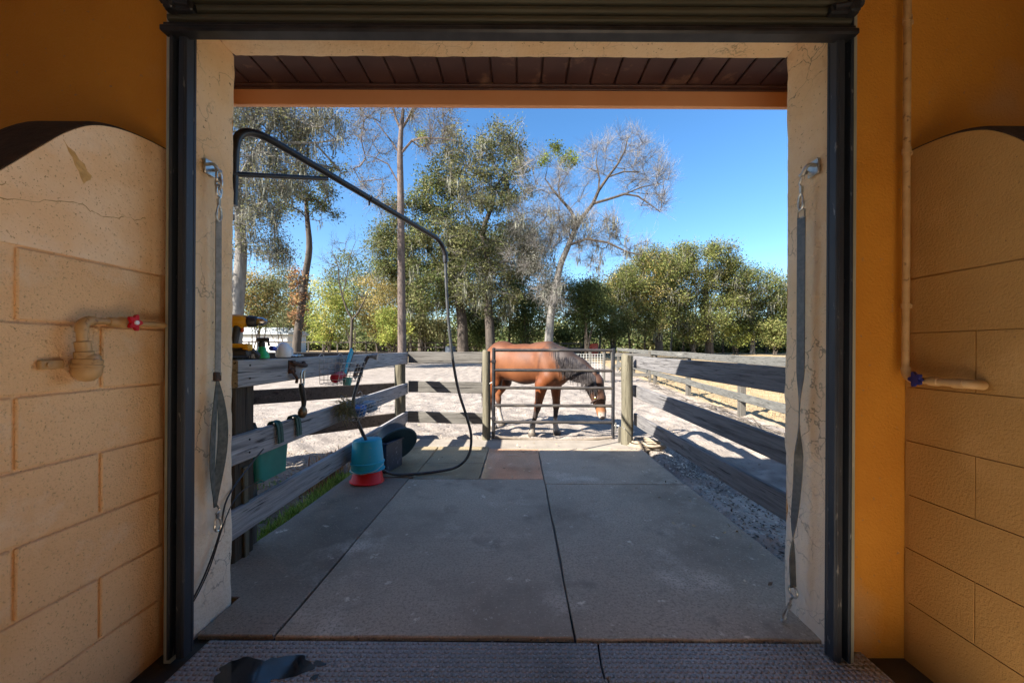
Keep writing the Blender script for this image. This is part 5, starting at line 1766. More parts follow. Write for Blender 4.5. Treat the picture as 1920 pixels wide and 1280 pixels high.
# left: eye plate, snap, rod-thin strap, doubled loop and snap
lt = T("cross_tie", "left cross-tie: pale strap and green loop hanging on the doorway jamb", "tie", (OPX0 + 0.02, 1.56, 0.45))
jx = OPX0 + 0.010
P("eye_plate", MB().box((jx, 1.525, 1.865), (0.008, 0.055, 0.06), bev=0.002).tube(spline([(jx, 1.505, 1.87), (jx + 0.03, 1.508, 1.872), (jx + 0.036, 1.525, 1.85), (jx + 0.03, 1.54, 1.862), (jx, 1.542, 1.865)], 4), 0.0065, 8), ZINC, lt, smooth=True)
mb = MB()
for k in range(3):
    c = Vector((jx + 0.034, 1.528, 1.835 - 0.030 * k))
    pts = []
    for i in range(14):
        a = 2 * PI * i / 14
        pts.append(c + Vector((0.012 * math.cos(a) * (k % 2), 0.012 * math.cos(a) * (1 - k % 2), 0.023 * math.sin(a))))
    mb.tube(pts, 0.005, 6, closed=True)
P("chain_link", mb, ZINC, lt, smooth=True)
e1 = snap(lt, (jx + 0.034, 1.528, 1.775), (0, 0.0, -1), 0.125, (0, 1, 0))
P("strap", MB().ribbon([(jx + 0.034, 1.528, 1.655), (jx + 0.033, 1.530, 1.30), (jx + 0.032, 1.530, 1.02)], 0.021, (0.35, 1, 0), 0.005), STRAPP, lt)
P("buckle", MB().box((jx + 0.03, 1.530, 1.015), (0.014, 0.032, 0.038), bev=0.003), RUSTY, lt)
for s, wmax in ((-1, 0.026), (1, 0.030)):
    pts, ws, ac = [], [], []
    for i in range(13):
        t = i / 12
        bulge = math.sin(PI * min(1, t * 1.05)) * 0.026
        pts.append((jx + 0.030 + 0.006 * math.sin(t * 5), 1.530 + s * bulge, 1.00 - 0.52 * t))
        ws.append(0.012 + wmax * math.sin(PI * t) ** 0.8)
        ac.append(Vector((0.25 * s, 1, 0)))
    P("webbing_loop", MB().ribbon(pts, ws, ac, 0.003), GREENW, lt, smooth=True)
snap(lt, (jx + 0.03, 1.532, 0.485), (0.0, 0.05, -1), 0.105, (0.3, 1, 0), STEEL)

rt = T("cross_tie", "right cross-tie: flat grey strap twisting down the doorway jamb to a snap on the floor", "tie", (OPX1 - 0.02, 1.56, 0.02))
jx = OPX1 - 0.010
P("eye_plate", MB().box((jx, 1.500, 1.865), (0.008, 0.055, 0.06), bev=0.002).tube(spline([(jx, 1.485, 1.87), (jx - 0.03, 1.49, 1.872), (jx - 0.038, 1.51, 1.845), (jx - 0.03, 1.528, 1.85), (jx - 0.004, 1.528, 1.862)], 4), 0.0075, 8), ZINC, rt, smooth=True)
snap(rt, (jx - 0.036, 1.516, 1.835), (0, 0.02, -1), 0.13, (0, 1, 0))
P("square_ring", MB().tube([(jx - 0.036, 1.516, 1.712), (jx - 0.036, 1.498, 1.700), (jx - 0.036, 1.498, 1.672), (jx - 0.036, 1.534, 1.672), (jx - 0.036, 1.534, 1.700)], 0.0035, 6, closed=True), ZINC, rt, smooth=True)
pts, ac, ws = [], [], []
for i in range(40):
    t = i / 39
    z = 1.675 - 1.515 * t
    tw = 0 if t < 0.42 else (t - 0.42) / 0.58
    a = tw * 4.6 + (0.25 * math.sin(tw * 17) if tw > 0 else 0)
    pts.append((jx - 0.036 - 0.012 * tw + 0.006 * math.sin(tw * 7), 1.516 + 0.020 * tw + 0.007 * math.sin(tw * 9), z))
    ac.append(Vector((math.sin(a) * 0.9 - 0.2, math.cos(a), 0)))
    ws.append(0.034 - 0.006 * tw + 0.010 * max(0, math.sin((t - 0.8) * 14)) * (t > 0.8))
P("strap", MB().ribbon(pts, ws, ac, 0.004), STRAPM, rt, smooth=True)
lastp = Vector(pts[-1])
P("ring", MB().tube([lastp + Vector((0.0, 0.022 * math.cos(a), -0.018 + 0.022 * math.sin(a))) for a in np.linspace(0, 2 * PI, 15)[:-1]], 0.0045, 6, closed=True), ZINC, rt, smooth=True)
snap(rt, lastp + Vector((0, 0, -0.04)), (-0.35, 0.1, -1), 0.115, (0.4, 1, 0), ZINC)

# thin black wire drooping from the guide to the jamb corner
mb = MB().tube(spline([(-1.262, 1.37, 0.115), (-1.25, 1.43, 0.16), (-1.252, 1.50, 0.235), (-1.256, 1.57, 0.35), (-1.262, 1.62, 0.48), (-1.30, 1.80, 0.56), (-1.40, 2.05, 0.58)], 6), 0.0035, 6)
mb.tube(spline([(-1.262, 1.37, 0.115), (-1.25, 1.44, 0.155), (-1.250, 1.52, 0.25), (-1.254, 1.60, 0.40), (-1.27, 1.70, 0.47), (-1.35, 1.95, 0.44), (-1.43, 2.10, 0.38)], 6), 0.0025, 6)
tag(P("loose_wire", mb, BLACKM, smooth=True), "thin black wire drooping across the bottom of the left doorway jamb", "wire")

# ================================================================== water pipes on the partitions
PIPEP = M("pipe_painted_tan", (0.55, 0.34, 0.15), (0.40, 0.235, 0.09), scale=14, rough=0.42, rough2=0.6, spots=[(40, 4, 0.62, 0.70, (0.22, 0.12, 0.05))])
px = PLX + 0.042
wp = T("water_valve", "tan pipe with red valve handle and fat trap on the peach block wall", "valve", (px, 1.2, 1.19))
P("pipe", MB().tube([(px, 1.405, 1.213), (px, 1.27, 1.213), (px, 1.13, 1.212)], 0.0098, 12), PIPEP, wp, smooth=True)
P("valve_body", MB().tube([(px, 1.175, 1.212), (px, 1.18, 1.212), (px, 1.205, 1.212), (px, 1.21, 1.212), (px, 1.232, 1.213), (px, 1.237, 1.213)], [0.012, 0.0155, 0.0155, 0.0185, 0.0185, 0.012], 12), PIPEP, wp, smooth=True)
P("elbow", MB().tube(arc((px, 1.135, 1.212), (px, 1.100, 1.214), (px + 0.002, 1.102, 1.175), 6), 0.0145, 12), PIPEP, wp, smooth=True)
P("drop_pipe", MB().tube([(px + 0.002, 1.102, 1.18), (px + 0.002, 1.104, 1.15), (px + 0.002, 1.104, 1.148), (px + 0.002, 1.108, 1.120), (px + 0.002, 1.108, 1.118), (px + 0.002, 1.11, 1.09)], [0.0125, 0.0125, 0.018, 0.018, 0.022, 0.022], 14), PIPEP, wp, smooth=True)
P("trap_bell", MB().lathe([(0.0, -0.034), (0.016, -0.030), (0.029, -0.017), (0.033, 0.0), (0.033, 0.008), (0.035, 0.010), (0.035, 0.016), (0.032, 0.018), (0.033, 0.026), (0.033, 0.032), (0.029, 0.034), (0.027, 0.044), (0.021, 0.05)], (px + 0.002, 1.116, 1.062), rot('X', -4), 24), PIPEP, wp, smooth=True)
P("mount_plate", MB().box((PLX + 0.012, 1.055, 1.082), (0.014, 0.055, 0.026), bev=0.003).lathe([(0.007, 0), (0.007, 0.004), (0.0, 0.005)], (PLX + 0.020, 1.045, 1.082), rot('Y', 90), 8), PIPEP, wp)
hx = px + 0.030
P("valve_stem", MB().tube([(px, 1.222, 1.213), (hx + 0.006, 1.222, 1.213)], 0.006, 8), ZINC, wp)
mb = MB()
vs = []
for k in range(40):
    a = 2 * PI * k / 40
    r = 0.022 + 0.006 * math.cos(5 * a)
    vs.append((r * math.cos(a), r * math.sin(a)))
mb.prism(vs, lambda a, b: Vector((hx, 1.222 + a * 0.8, 1.213 + b)), lambda a, b: Vector((hx + 0.010, 1.222 + a * 0.8, 1.213 + b)))
P("red_handle", mb, M("red_valve_paint", (0.50, 0.006, 0.016), (0.42, 0.005, 0.012), scale=30, rough=0.5, spec=0.2), wp, smooth=True)
P("handle_nut", MB().lathe([(0.007, 0), (0.007, 0.005), (0.0, 0.007)], (hx + 0.010, 1.222, 1.213), rot('Y', 90), 10), WHITEP, wp)

rpx = PRX - 0.036
rp = T("water_pipe", "tan vertical water pipe in the right corner with a blue valve at its lower elbow", "pipe", (rpx, 1.37, 1.0))
P("riser", MB().tube([(rpx, 1.37, 3.0), (rpx, 1.37, 2.0), (rpx, 1.37, 1.055)], 0.0112, 12), PIPEP, rp, smooth=True)
P("elbow", MB().tube(arc((rpx, 1.37, 1.075), (rpx, 1.37, 1.030), (rpx, 1.325, 1.030), 6), 0.0148, 12), PIPEP, rp, smooth=True)
P("spout_pipe", MB().tube([(rpx, 1.33, 1.030), (rpx, 1.29, 1.030), (rpx, 1.289, 1.030), (rpx, 1.26, 1.030), (rpx, 1.258, 1.030), (rpx, 1.22, 1.030), (rpx, 1.218, 1.030), (rpx, 1.185, 1.030)], [0.011, 0.011, 0.0155, 0.0155, 0.013, 0.013, 0.0165, 0.0165], 12).tube(arc((rpx, 1.19, 1.030), (rpx, 1.165, 1.030), (rpx + 0.03, 1.165, 1.028), 5), 0.0155, 12), PIPEP, rp, smooth=True)
for zc in (1.868, 1.30, 2.35):
    P("pipe_clamp", MB().tube([(rpx, 1.37, zc - 0.008), (rpx, 1.37, zc + 0.008)], 0.0138, 12).box((rpx + 0.018, 1.385, zc), (0.036, 0.012, 0.018), bev=0.003), PIPEP, rp)
mb = MB().prism(vs, lambda a, b: Vector((rpx - 0.028, 1.305 + a * 0.8, 1.035 + b)), lambda a, b: Vector((rpx - 0.038, 1.305 + a * 0.8, 1.035 + b)))
mb.tube([(rpx, 1.305, 1.032), (rpx - 0.030, 1.305, 1.035)], 0.007, 8)
P("blue_handle", mb, M("blue_valve_paint", (0.012, 0.02, 0.16), (0.01, 0.016, 0.12), scale=30, rough=0.4), rp, smooth=True)
# ================================================================== shed far behind the rail fence
shp = (-33.0, 48.0)
sg = gh(*shp)
shed = T("shed", "long low white shed with pale metal roof beyond the black rail fence", "shed", (shp[0], shp[1], sg))
SHW = M("white_siding", (0.62, 0.62, 0.60), (0.70, 0.70, 0.68), scale=3, rough=0.6)
P("wall", MB().box((shp[0], shp[1], sg + 1.0), (9.0, 4.0, 2.4)), SHW, shed)
mb = MB().prism([(-2.4, 0.0), (2.4, 0.0), (2.4, 0.08), (0.0, 0.95), (-2.4, 0.08)], lambda a, b: Vector((shp[0] - 4.8, shp[1] + a, sg + 2.2 + b)), lambda a, b: Vector((shp[0] + 4.8, shp[1] + a, sg + 2.2 + b)))
rf = P("roof", mb, M("pale_metal_roof", (0.50, 0.53, 0.54), (0.42, 0.45, 0.46), scale=2, rough=0.5), shed)
P("wall_trim", MB().box((shp[0], shp[1] - 2.02, sg + 2.08), (9.1, 0.05, 0.2)), M("grey_trim", (0.3, 0.33, 0.35), rough=0.6), shed)
P("door", MB().box((shp[0] + 1.5, shp[1] - 2.03, sg + 0.95), (1.1, 0.06, 1.9)), M("shed_door", (0.5, 0.5, 0.5), rough=0.6), shed)
bn = (-5.3, 29.0)
barrel = T("barrel", "dark barrel standing beside the big oak trunk near the black fence", "barrel", (bn[0], bn[1], gh(*bn)))
P("barrel_body", MB().lathe([(0.36, 0), (0.40, 0.05), (0.42, 0.4), (0.42, 0.8), (0.40, 1.05), (0.36, 1.08), (0.0, 1.08)], (bn[0], bn[1], gh(*bn)), None, 20), M("dark_barrel", (0.025, 0.035, 0.05), rough=0.5), barrel, smooth=True)
P("barrel_lid", MB().lathe([(0.38, 1.085), (0.39, 1.11), (0.0, 1.13)], (bn[0], bn[1], gh(*bn)), None, 20), M("barrel_lid", (0.05, 0.06, 0.08), rough=0.5), barrel, smooth=True)

# ================================================================== trees
RT = np.random.default_rng(11)
BARKG = M("grey_bark", (0.11, 0.10, 0.088), (0.19, 0.178, 0.16), scale=7, stretch=(1, 1, 0.25), rough=0.95, bump=0.8, bscale=14, bdist=0.03)
BARKD = M("dark_oak_bark", (0.038, 0.030, 0.024), (0.075, 0.060, 0.047), scale=6, stretch=(1, 1, 0.25), rough=0.95, bump=0.8, bscale=12, bdist=0.03)
BARKP = M("pine_bark", (0.085, 0.062, 0.052), (0.15, 0.115, 0.098), scale=6, stretch=(1, 1, 0.3), rough=0.95, bump=0.8, bscale=10, bdist=0.03)
LEAF = M("tree_leaf", (1, 1, 1), attr="tint", rough=0.75, trans=0.36, spec=0.12)
MOSS = M("hanging_moss", (1, 1, 1), attr="tint", rough=0.9, trans=0.25, spec=0.1)
TWIG = M("bare_twig", (1, 1, 1), attr="tint", rough=0.9, spec=0.15)

OAK = [(0.110, 0.135, 0.045), (0.145, 0.165, 0.058), (0.085, 0.11, 0.038), (0.175, 0.175, 0.075)]
OLIVE = [(0.15, 0.155, 0.068), (0.185, 0.185, 0.085), (0.115, 0.125, 0.055), (0.22, 0.205, 0.11)]
BRIGHT = [(0.15, 0.175, 0.050), (0.185, 0.20, 0.060), (0.12, 0.145, 0.044), (0.205, 0.195, 0.075)]
YELLOW = [(0.30, 0.32, 0.075), (0.24, 0.29, 0.07), (0.36, 0.33, 0.10), (0.17, 0.22, 0.05)]
GOLD = [(0.34, 0.27, 0.11), (0.28, 0.24, 0.10), (0.40, 0.30, 0.10), (0.20, 0.20, 0.075)]
MISTLE = [(0.20, 0.24, 0.03), (0.26, 0.27, 0.035), (0.14, 0.18, 0.03)]
GREYM = [(0.17, 0.175, 0.14), (0.12, 0.125, 0.10), (0.23, 0.23, 0.185)]
LICHEN = [(0.19, 0.19, 0.16), (0.14, 0.14, 0.115), (0.25, 0.245, 0.21), (0.10, 0.10, 0.075)]
DARKL = [(0.075, 0.105, 0.040), (0.105, 0.135, 0.05), (0.06, 0.085, 0.033)]


DENS = 1.5


def leaf_cards(centres, n_each, spread, size, pal, flat=0.45):
    """n_each rhombic leaves scattered about each centre."""
    m = len(centres)
    if m == 0 or n_each == 0:
        return None
    n_each = int(n_each * DENS)
    N = m * n_each
    c = np.repeat(np.asarray(centres), n_each, 0)
    off = RT.normal(size=(N, 3)) * spread
    off[:, 2] *= 0.75
    p = c + off
    nr = RT.normal(size=(N, 3))
    nr[:, 2] = np.abs(nr[:, 2]) + flat
    nr /= np.linalg.norm(nr, axis=1)[:, None]
    a = np.cross(nr, RT.normal(size=(N, 3)))
    a /= np.linalg.norm(a, axis=1)[:, None] + 1e-9
    b = np.cross(nr, a)
    s = size * (0.55 + 0.9 * RT.random((N, 1)))
    v = np.stack([p - a * s, p - b * s * 0.5 + nr * s * 0.1, p + a * s, p + b * s * 0.5 + nr * s * 0.1], 1).reshape(-1, 3)
    pal = np.array(pal)
    cl = np.repeat(RT.integers(0, len(pal), m), n_each)
    own = RT.integers(0, len(pal), N)
    pick = np.where(RT.random(N) < 0.6, cl, own)
    col = pal[pick] * (0.72 + 0.56 * RT.random((N, 1))) * np.repeat(0.55 + 0.9 * RT.random((m, 1)), n_each, 0)
    return v, np.repeat(col, 4, 0)


def strands(tops, n_each, spread, length, width, pal):
    """Hanging moss: bunches of narrow tapering ribbons of three segments."""
    m = len(tops)
    if m == 0 or n_each == 0:
        return None
    N = m * n_each
    t = np.repeat(np.asarray(tops), n_each, 0) + RT.normal(size=(N, 3)) * spread
    L = length * (0.35 + 0.9 * RT.random((N, 1))) * np.repeat(0.5 + RT.random((m, 1)), n_each, 0)
    ang = RT.uniform(0, 2 * PI, N)
    sd = np.column_stack([np.cos(ang), np.sin(ang), np.zeros(N)])
    w = width * (0.5 + RT.random((N, 1)))
    rows = []
    p = t.copy()
    for k, (f, ws) in enumerate(((0.0, 0.5), (0.33, 1.0), (0.7, 0.75), (1.0, 0.12))):
        q = t - np.array([0, 0, 1]) * L * f + RT.normal(size=(N, 3)) * (0.05 * L) * (k > 0)
        rows.append((q - sd * w * ws, q + sd * w * ws))
    v = []
    for (a0, a1), (b0, b1) in zip(rows, rows[1:]):
        v.append(np.stack([a0, a1, b1, b0], 1))
    v = np.stack(v, 1).reshape(-1, 3)
    pal = np.array(pal)
    col = pal[RT.integers(0, len(pal), N)] * (0.75 + 0.5 * RT.random((N, 1)))
    return v, np.repeat(col, 12, 0)


def twigs(starts, dirs, n_each, length, width, pal, droop=0.0):
    """Sprays of fine twigs: thin crossed triangles, each with two side twigs."""
    m = len(starts)
    if m == 0 or n_each == 0:
        return None
    N = m * n_each
    s = np.repeat(np.asarray(starts), n_each, 0) + RT.normal(size=(N, 3)) * 0.06
    d = np.repeat(np.asarray(dirs), n_each, 0) + RT.normal(size=(N, 3)) * 0.62
    d[:, 2] += 0.15 - droop
    d /= np.linalg.norm(d, axis=1)[:, None] + 1e-9
    L = length * (0.35 + 0.85 * RT.random((N, 1)))
    e = s + d * L
    S_, E_, W_ = [s], [e], [np.full((N, 1), width)]
    for f in (0.35, 0.6, 0.8):
        b = s + d * L * f
        d2 = d + RT.normal(size=(N, 3)) * 0.55
        d2 /= np.linalg.norm(d2, axis=1)[:, None] + 1e-9
        S_.append(b)
        E_.append(b + d2 * L * (0.9 - f * 0.6))
        W_.append(np.full((N, 1), width * 0.62))
    s, e, w = np.concatenate(S_), np.concatenate(E_), np.concatenate(W_)
    d = e - s
    a = np.cross(d, RT.normal(size=d.shape))
    a /= np.linalg.norm(a, axis=1)[:, None] + 1e-9
    v = np.stack([s - a * w, s + a * w, e + a * w * 0.3, e - a * w * 0.3], 1).reshape(-1, 3)
    pal = np.array(pal)
    col = pal[RT.integers(0, len(pal), len(s))] * (0.75 + 0.5 * RT.random((len(s), 1)))
    return v, np.repeat(col, 4, 0)


def join(parts):
    parts = [p for p in parts if p is not None]
    v = np.concatenate([p[0] for p in parts])
    c = np.concatenate([p[1] for p in parts])
    return v, np.arange(len(v)).reshape(-1, 4), c


def skeleton(trunk, targets, jitter=0.10, step=0.8, prefer_up=0.7, limbs=()):
    """Grow branches from the trunk polyline [(point, radius)...] to every target point."""
    pos = [np.array(p, float) for p, r in trunk]
    rad_t = [r for p, r in trunk]
    par = [i - 1 for i in range(len(trunk))]
    ntr = len(trunk)
    fix = {}
    for lb in limbs:
        p0 = np.array(lb[0][0])
        prev = int(np.argmin([np.linalg.norm(q - p0) for q in pos]))
        for (q, r) in lb[1:]:
            par.append(prev)
            prev = len(pos)
            pos.append(np.array(q))
            fix[prev] = r
    tg = np.asarray(targets)
    order = np.argsort(np.linalg.norm(tg - pos[-1], axis=1))
    tips = []
    A = np.array(pos)
    for k in order:
        t = tg[k]
        d = np.linalg.norm(A - t, axis=1) + prefer_up * np.clip(A[:, 2] - t[2] + 0.25 * np.linalg.norm((A - t)[:, :2], axis=1), 0, 9)
        d[:max(1, ntr // 3)] += 3
        i = int(d.argmin())
        p0 = A[i]
        L = np.linalg.norm(t - p0)
        n = max(1, int(L / step))
        ctrl = (p0 + t) / 2 + np.array([0, 0, 0.10 * L]) + RT.normal(size=3) * jitter * L
        new = []
        prev = i
        for q in range(1, n + 1):
            f = q / n
            pt = p0 * (1 - f) ** 2 + ctrl * 2 * f * (1 - f) + t * f * f + (RT.normal(size=3) * 0.05 * step if q < n else 0)
            new.append(pt)
            par.append(prev)
            prev = len(pos)
            pos.append(pt)
        A = np.vstack([A, np.array(new)])
        tips.append(prev)
    return A, np.array(par), tips, ntr, rad_t, fix


def branch_mesh(A, par, ntr, rad_t, rtip, expo=2.35, sides=5, rscale=1.0, fix={}):
    n = len(A)
    kids = [[] for _ in range(n)]
    for i, p in enumerate(par):
        if p >= 0:
            kids[p].append(i)
    r = np.zeros(n)
    for i in range(n - 1, -1, -1):
        s = sum(r[k] ** expo for k in kids[i] if k >= ntr or i < ntr)
        r[i] = max(rtip, s ** (1 / expo)) if kids[i] else rtip
    r *= rscale
    for i, q in fix.items():
        r[i] = q
    for i in range(ntr):
        r[i] = rad_t[i]
    tmax = rad_t[ntr - 1]
    mbt, mbb = MB(), MB()
    pts = [Vector(A[i]) for i in range(ntr)]
    mbt.tube(spline(pts, 3) if ntr > 2 else pts, list(np.interp(np.linspace(0, 1, (ntr - 1) * 3 + 1), np.linspace(0, 1, ntr), rad_t)) if ntr > 2 else rad_t, 10)
    done = set(range(ntr))
    for i in range(ntr, n):
        if i in done:
            continue
        chain = [par[i], i]
        done.add(i)
        while True:
            ks = [k for k in kids[chain[-1]] if k not in done]
            if not ks:
                break
            k = max(ks, key=lambda q: r[q])
            chain.append(k)
            done.add(k)
        rr = [min(r[c], tmax * 0.8) for c in chain]
        rr[0] = min(rr[1] * 1.1, tmax * 0.8)
        mbb.tube([Vector(A[c]) for c in chain], rr, sides, cap=False)
    return mbt, mbb


def blobs(specs):
    """Random branch-end points inside ellipsoids: (centre, radii, count, shell)."""
    out = []
    for c, rr, n, shell in specs:
        p = RT.normal(size=(n, 3))
        p /= np.linalg.norm(p, axis=1)[:, None]
        p *= (shell + (1 - shell) * RT.random((n, 1)) ** 0.5)
        out.append(np.array(c) + p * np.array(rr))
    return np.concatenate(out)


def px_blob(px, py, Y, wx, wy, n, depth=None, shell=0.35):
    """Crown lobe centred where it shows at distance Y; wx, wy half sizes in photograph pixels."""
    c = at(px, py, Y)
    s = Y / FPX
    return (tuple(c), (wx * s, depth or max(wx, wy) * s * 0.8, wy * s), n, shell)


def tree(name, label, trunk_px, Y, lobes, bark, group="trees beyond the paddock", leaf=None, moss=None, twig=None, rtip=0.014, sides=5, rscale=1.0, jitter=0.10, extra=None, step=0.8, up=0.7, limbs=(), bark2=None):
    """trunk_px = [(px, py, radius)...] from the ground up, at distance Y."""
    tr_ = []
    for (px, py, r) in trunk_px:
        p = at(px, py, Y)
        tr_.append((np.array(p), r))
    x0, y0 = tr_[0][0][0], tr_[0][0][1]
    g = gh(x0, y0) - 0.15
    if tr_[0][0][2] > g:
        tr_.insert(0, (np.array([x0, y0, g]), tr_[0][1] * 1.18))
    t = T(name, label, "tree", (x0, y0, g + 0.15), group)
    tg = blobs(lobes)
    tg[:, 2] = np.maximum(tg[:, 2], g + 0.6)
    lm = [[(np.array(at(px, py, Y + dy)), r) for (px, py, r, dy) in lb] for lb in limbs]
    A, par, tips, ntr, rt_, fix = skeleton(tr_, tg, jitter=jitter, step=step, prefer_up=up, limbs=lm)
    mt, mbb = branch_mesh(A, par, ntr, rt_, rtip, sides=sides, rscale=rscale, fix=fix)
    P("trunk", mt, bark, t, smooth=True)
    P("branches", mbb, bark2 or bark, t, smooth=True, kind="stuff")
    ends = A[tips]
    dirs = A[tips] - A[par[tips]]
    dirs /= np.linalg.norm(dirs, axis=1)[:, None] + 1e-9
    if twig:
        v, f, c = join([twigs(ends, dirs, twig[0], twig[1], twig[2], twig[3], twig[4] if len(twig) > 4 else 0), twigs(A[ntr:], np.tile(np.array([[0.0, 0, 0.3]]), (len(A) - ntr, 1)), max(1, twig[0] // 4), twig[1] * 0.7, twig[2], twig[3])])
        np_mesh("twigs", v, f, TWIG, t, colors=c, kind="stuff")
    if leaf:
        parts = []
        for (frac, n, spread, size, pal) in leaf:
            sel = ends[RT.random(len(ends)) < frac]
            parts.append(leaf_cards(sel, n, spread, size, pal))
        v, f, c = join(parts)
        np_mesh("crown", v, f, LEAF, t, colors=c, kind="stuff")
    if moss:
        (frac, n, spread, ln, wd, pal) = moss[:6]
        cand = A[ntr:]
        if len(moss) > 6:
            cand = cand[cand[:, 2] < moss[6]]
        sel = cand[RT.random(len(cand)) < frac]
        v, f, c = join([strands(sel, n, spread, ln, wd, pal)])
        np_mesh("moss", v, f, MOSS, t, colors=c, kind="stuff")
    if extra:
        for nm, lobs, n, spread, size, pal in extra:
            v, f, c = join([leaf_cards(blobs(lobs), n, spread, size, pal)])
            np_mesh(nm, v, f, LEAF, t, colors=c, kind="stuff")
    return t


TW_GREY = [(0.19, 0.175, 0.16), (0.13, 0.12, 0.11), (0.25, 0.235, 0.215)]
TW_BROWN = [(0.075, 0.056, 0.043), (0.11, 0.085, 0.066), (0.05, 0.038, 0.03)]
TW_TAN = [(0.18, 0.145, 0.105), (0.23, 0.19, 0.14), (0.13, 0.105, 0.078)]

# -- left: big moss-hung oak whose trunk shows at the door jamb
Y = 17.0
tree("live_oak", "huge moss-draped oak at the far left, trunk half hidden by the doorway jamb", [(440, 650, 0.30), (446, 560, 0.27), (452, 480, 0.24), (450, 420, 0.20), (444, 350, 0.17)], Y,
     [px_blob(500, 235, Y, 90, 55, 60), px_blob(600, 240, Y, 62, 40, 26), px_blob(490, 330, Y, 75, 55, 45), px_blob(600, 320, Y, 40, 25, 9), px_blob(490, 430, Y, 50, 55, 30), px_blob(400, 300, Y, 120, 120, 60), px_blob(470, 150, Y, 160, 60, 50), px_blob(520, 480, Y, 25, 25, 8), px_blob(390, 500, Y, 50, 60, 16)], BARKG,
     leaf=[(0.75, 70, 0.32, 0.045, LICHEN), (0.6, 60, 0.34, 0.05, OLIVE)], moss=(0.7, 16, 0.14, 0.6, 0.020, GREYM), twig=(9, 0.7, 0.007, TW_GREY), rtip=0.012,
     limbs=[[(450, 420, 0.20, 0), (462, 395, 0.12, 0), (480, 385, 0.09, -0.3), (500, 378, 0.06, -0.5)], [(444, 350, 0.17, 0), (470, 300, 0.13, 0), (495, 262, 0.11, 0), (515, 225, 0.09, 0), (530, 195, 0.07, 0)], [(495, 262, 0.11, 0), (540, 268, 0.06, -0.4), (590, 268, 0.045, -0.6), (640, 262, 0.03, -0.7)]])
# -- leaning thin tree with brown leaves on its trunk
Y = 22.0
tree("leaning_tree", "thin leaning tree with a stubbed side branch and brown leaves on its lower trunk", [(556, 648, 0.24), (563, 590, 0.21), (572, 520, 0.19), (580, 465, 0.17), (576, 410, 0.13), (574, 375, 0.10)], Y,
     [px_blob(600, 360, Y, 40, 30, 22), px_blob(545, 375, Y, 45, 30, 20), px_blob(610, 400, Y, 22, 22, 8), px_blob(622, 330, Y, 22, 22, 8)], BARKD,
     leaf=[(0.8, 44, 0.26, 0.07, OAK), (0.3, 24, 0.3, 0.07, DARKL)], moss=(0.25, 10, 0.10, 0.4, 0.018, GREYM), twig=(6, 0.7, 0.009, TW_BROWN), rtip=0.02,
     extra=[("trunk_vine", [px_blob(560, 575, Y, 14, 55, 50, depth=0.35, shell=0.3), px_blob(560, 520, Y, 16, 20, 18, depth=0.4)], 26, 0.16, 0.065, [(0.32, 0.17, 0.09), (0.24, 0.12, 0.06), (0.36, 0.26, 0.12), (0.2, 0.16, 0.08)])])
# stub branch of the leaning tree is part of its own outline
# -- bare sapling
Y = 27.0
tree("bare_sapling", "small bare forked sapling in front of the yellow-green thicket", [(658, 652, 0.11), (659, 625, 0.10), (660, 600, 0.09)], Y,
     [px_blob(632, 500, Y, 28, 50, 12), px_blob(660, 480, Y, 34, 34, 10), px_blob(688, 560, Y, 14, 20, 4)], BARKD,
     limbs=[[(660, 600, 0.09, 0), (650, 580, 0.07, 0), (642, 556, 0.06, 0), (636, 530, 0.05, 0), (634, 500, 0.035, 0), (622, 470, 0.02, 0)], [(642, 556, 0.06, 0), (650, 520, 0.035, 0), (656, 480, 0.025, 0), (668, 450, 0.015, 0)],
            [(660, 600, 0.09, 0), (672, 585, 0.06, 0), (684, 562, 0.04, 0), (692, 545, 0.025, 0)]],
     twig=(7, 0.9, 0.0075, TW_BROWN), rtip=0.012)
# -- tall pine-like bare-topped tree
Y = 24.0
tree("tall_pine", "tall straight reddish trunk rising past the boom with wispy bare top branches", [(754, 655, 0.27), (753, 560, 0.245), (752, 450, 0.225), (751, 350, 0.20), (750, 290, 0.18), (752, 245, 0.14), (756, 205, 0.10)], Y,
     [px_blob(700, 260, Y, 45, 40, 16), px_blob(690, 330, Y, 38, 30, 14), px_blob(800, 230, Y, 50, 40, 18), px_blob(815, 270, Y, 45, 25, 12), px_blob(750, 180, Y, 80, 40, 26), px_blob(840, 220, Y, 25, 30, 8), px_blob(700, 215, Y, 40, 25, 10), px_blob(720, 380, Y, 25, 25, 8)], BARKP,
     limbs=[[(752, 245, 0.14, 0), (742, 222, 0.09, 0), (736, 196, 0.07, 0), (732, 170, 0.05, 0)], [(752, 245, 0.14, 0), (764, 225, 0.10, 0), (774, 205, 0.08, 0), (782, 180, 0.06, 0)], [(752, 275, 0.17, 0), (772, 264, 0.07, -0.3), (796, 258, 0.055, -0.5), (828, 260, 0.04, -0.6), (856, 264, 0.025, -0.6)],
            [(751, 290, 0.18, 0), (736, 268, 0.06, 0.3), (718, 245, 0.045, 0.4), (700, 222, 0.03, 0.5), (676, 205, 0.02, 0.5)], [(751, 330, 0.19, 0), (728, 308, 0.05, -0.3), (704, 296, 0.035, -0.4), (684, 290, 0.02, -0.4)]],
     leaf=[(0.7, 44, 0.42, 0.045, [(0.17, 0.16, 0.095), (0.13, 0.135, 0.075), (0.21, 0.19, 0.125)])], twig=(14, 1.1, 0.0075, TW_TAN), moss=(0.12, 5, 0.12, 0.5, 0.014, GREYM), rtip=0.018,
     extra=[("mistletoe", [px_blob(793, 258, Y, 7, 10, 6)], 60, 0.20, 0.06, MISTLE)])
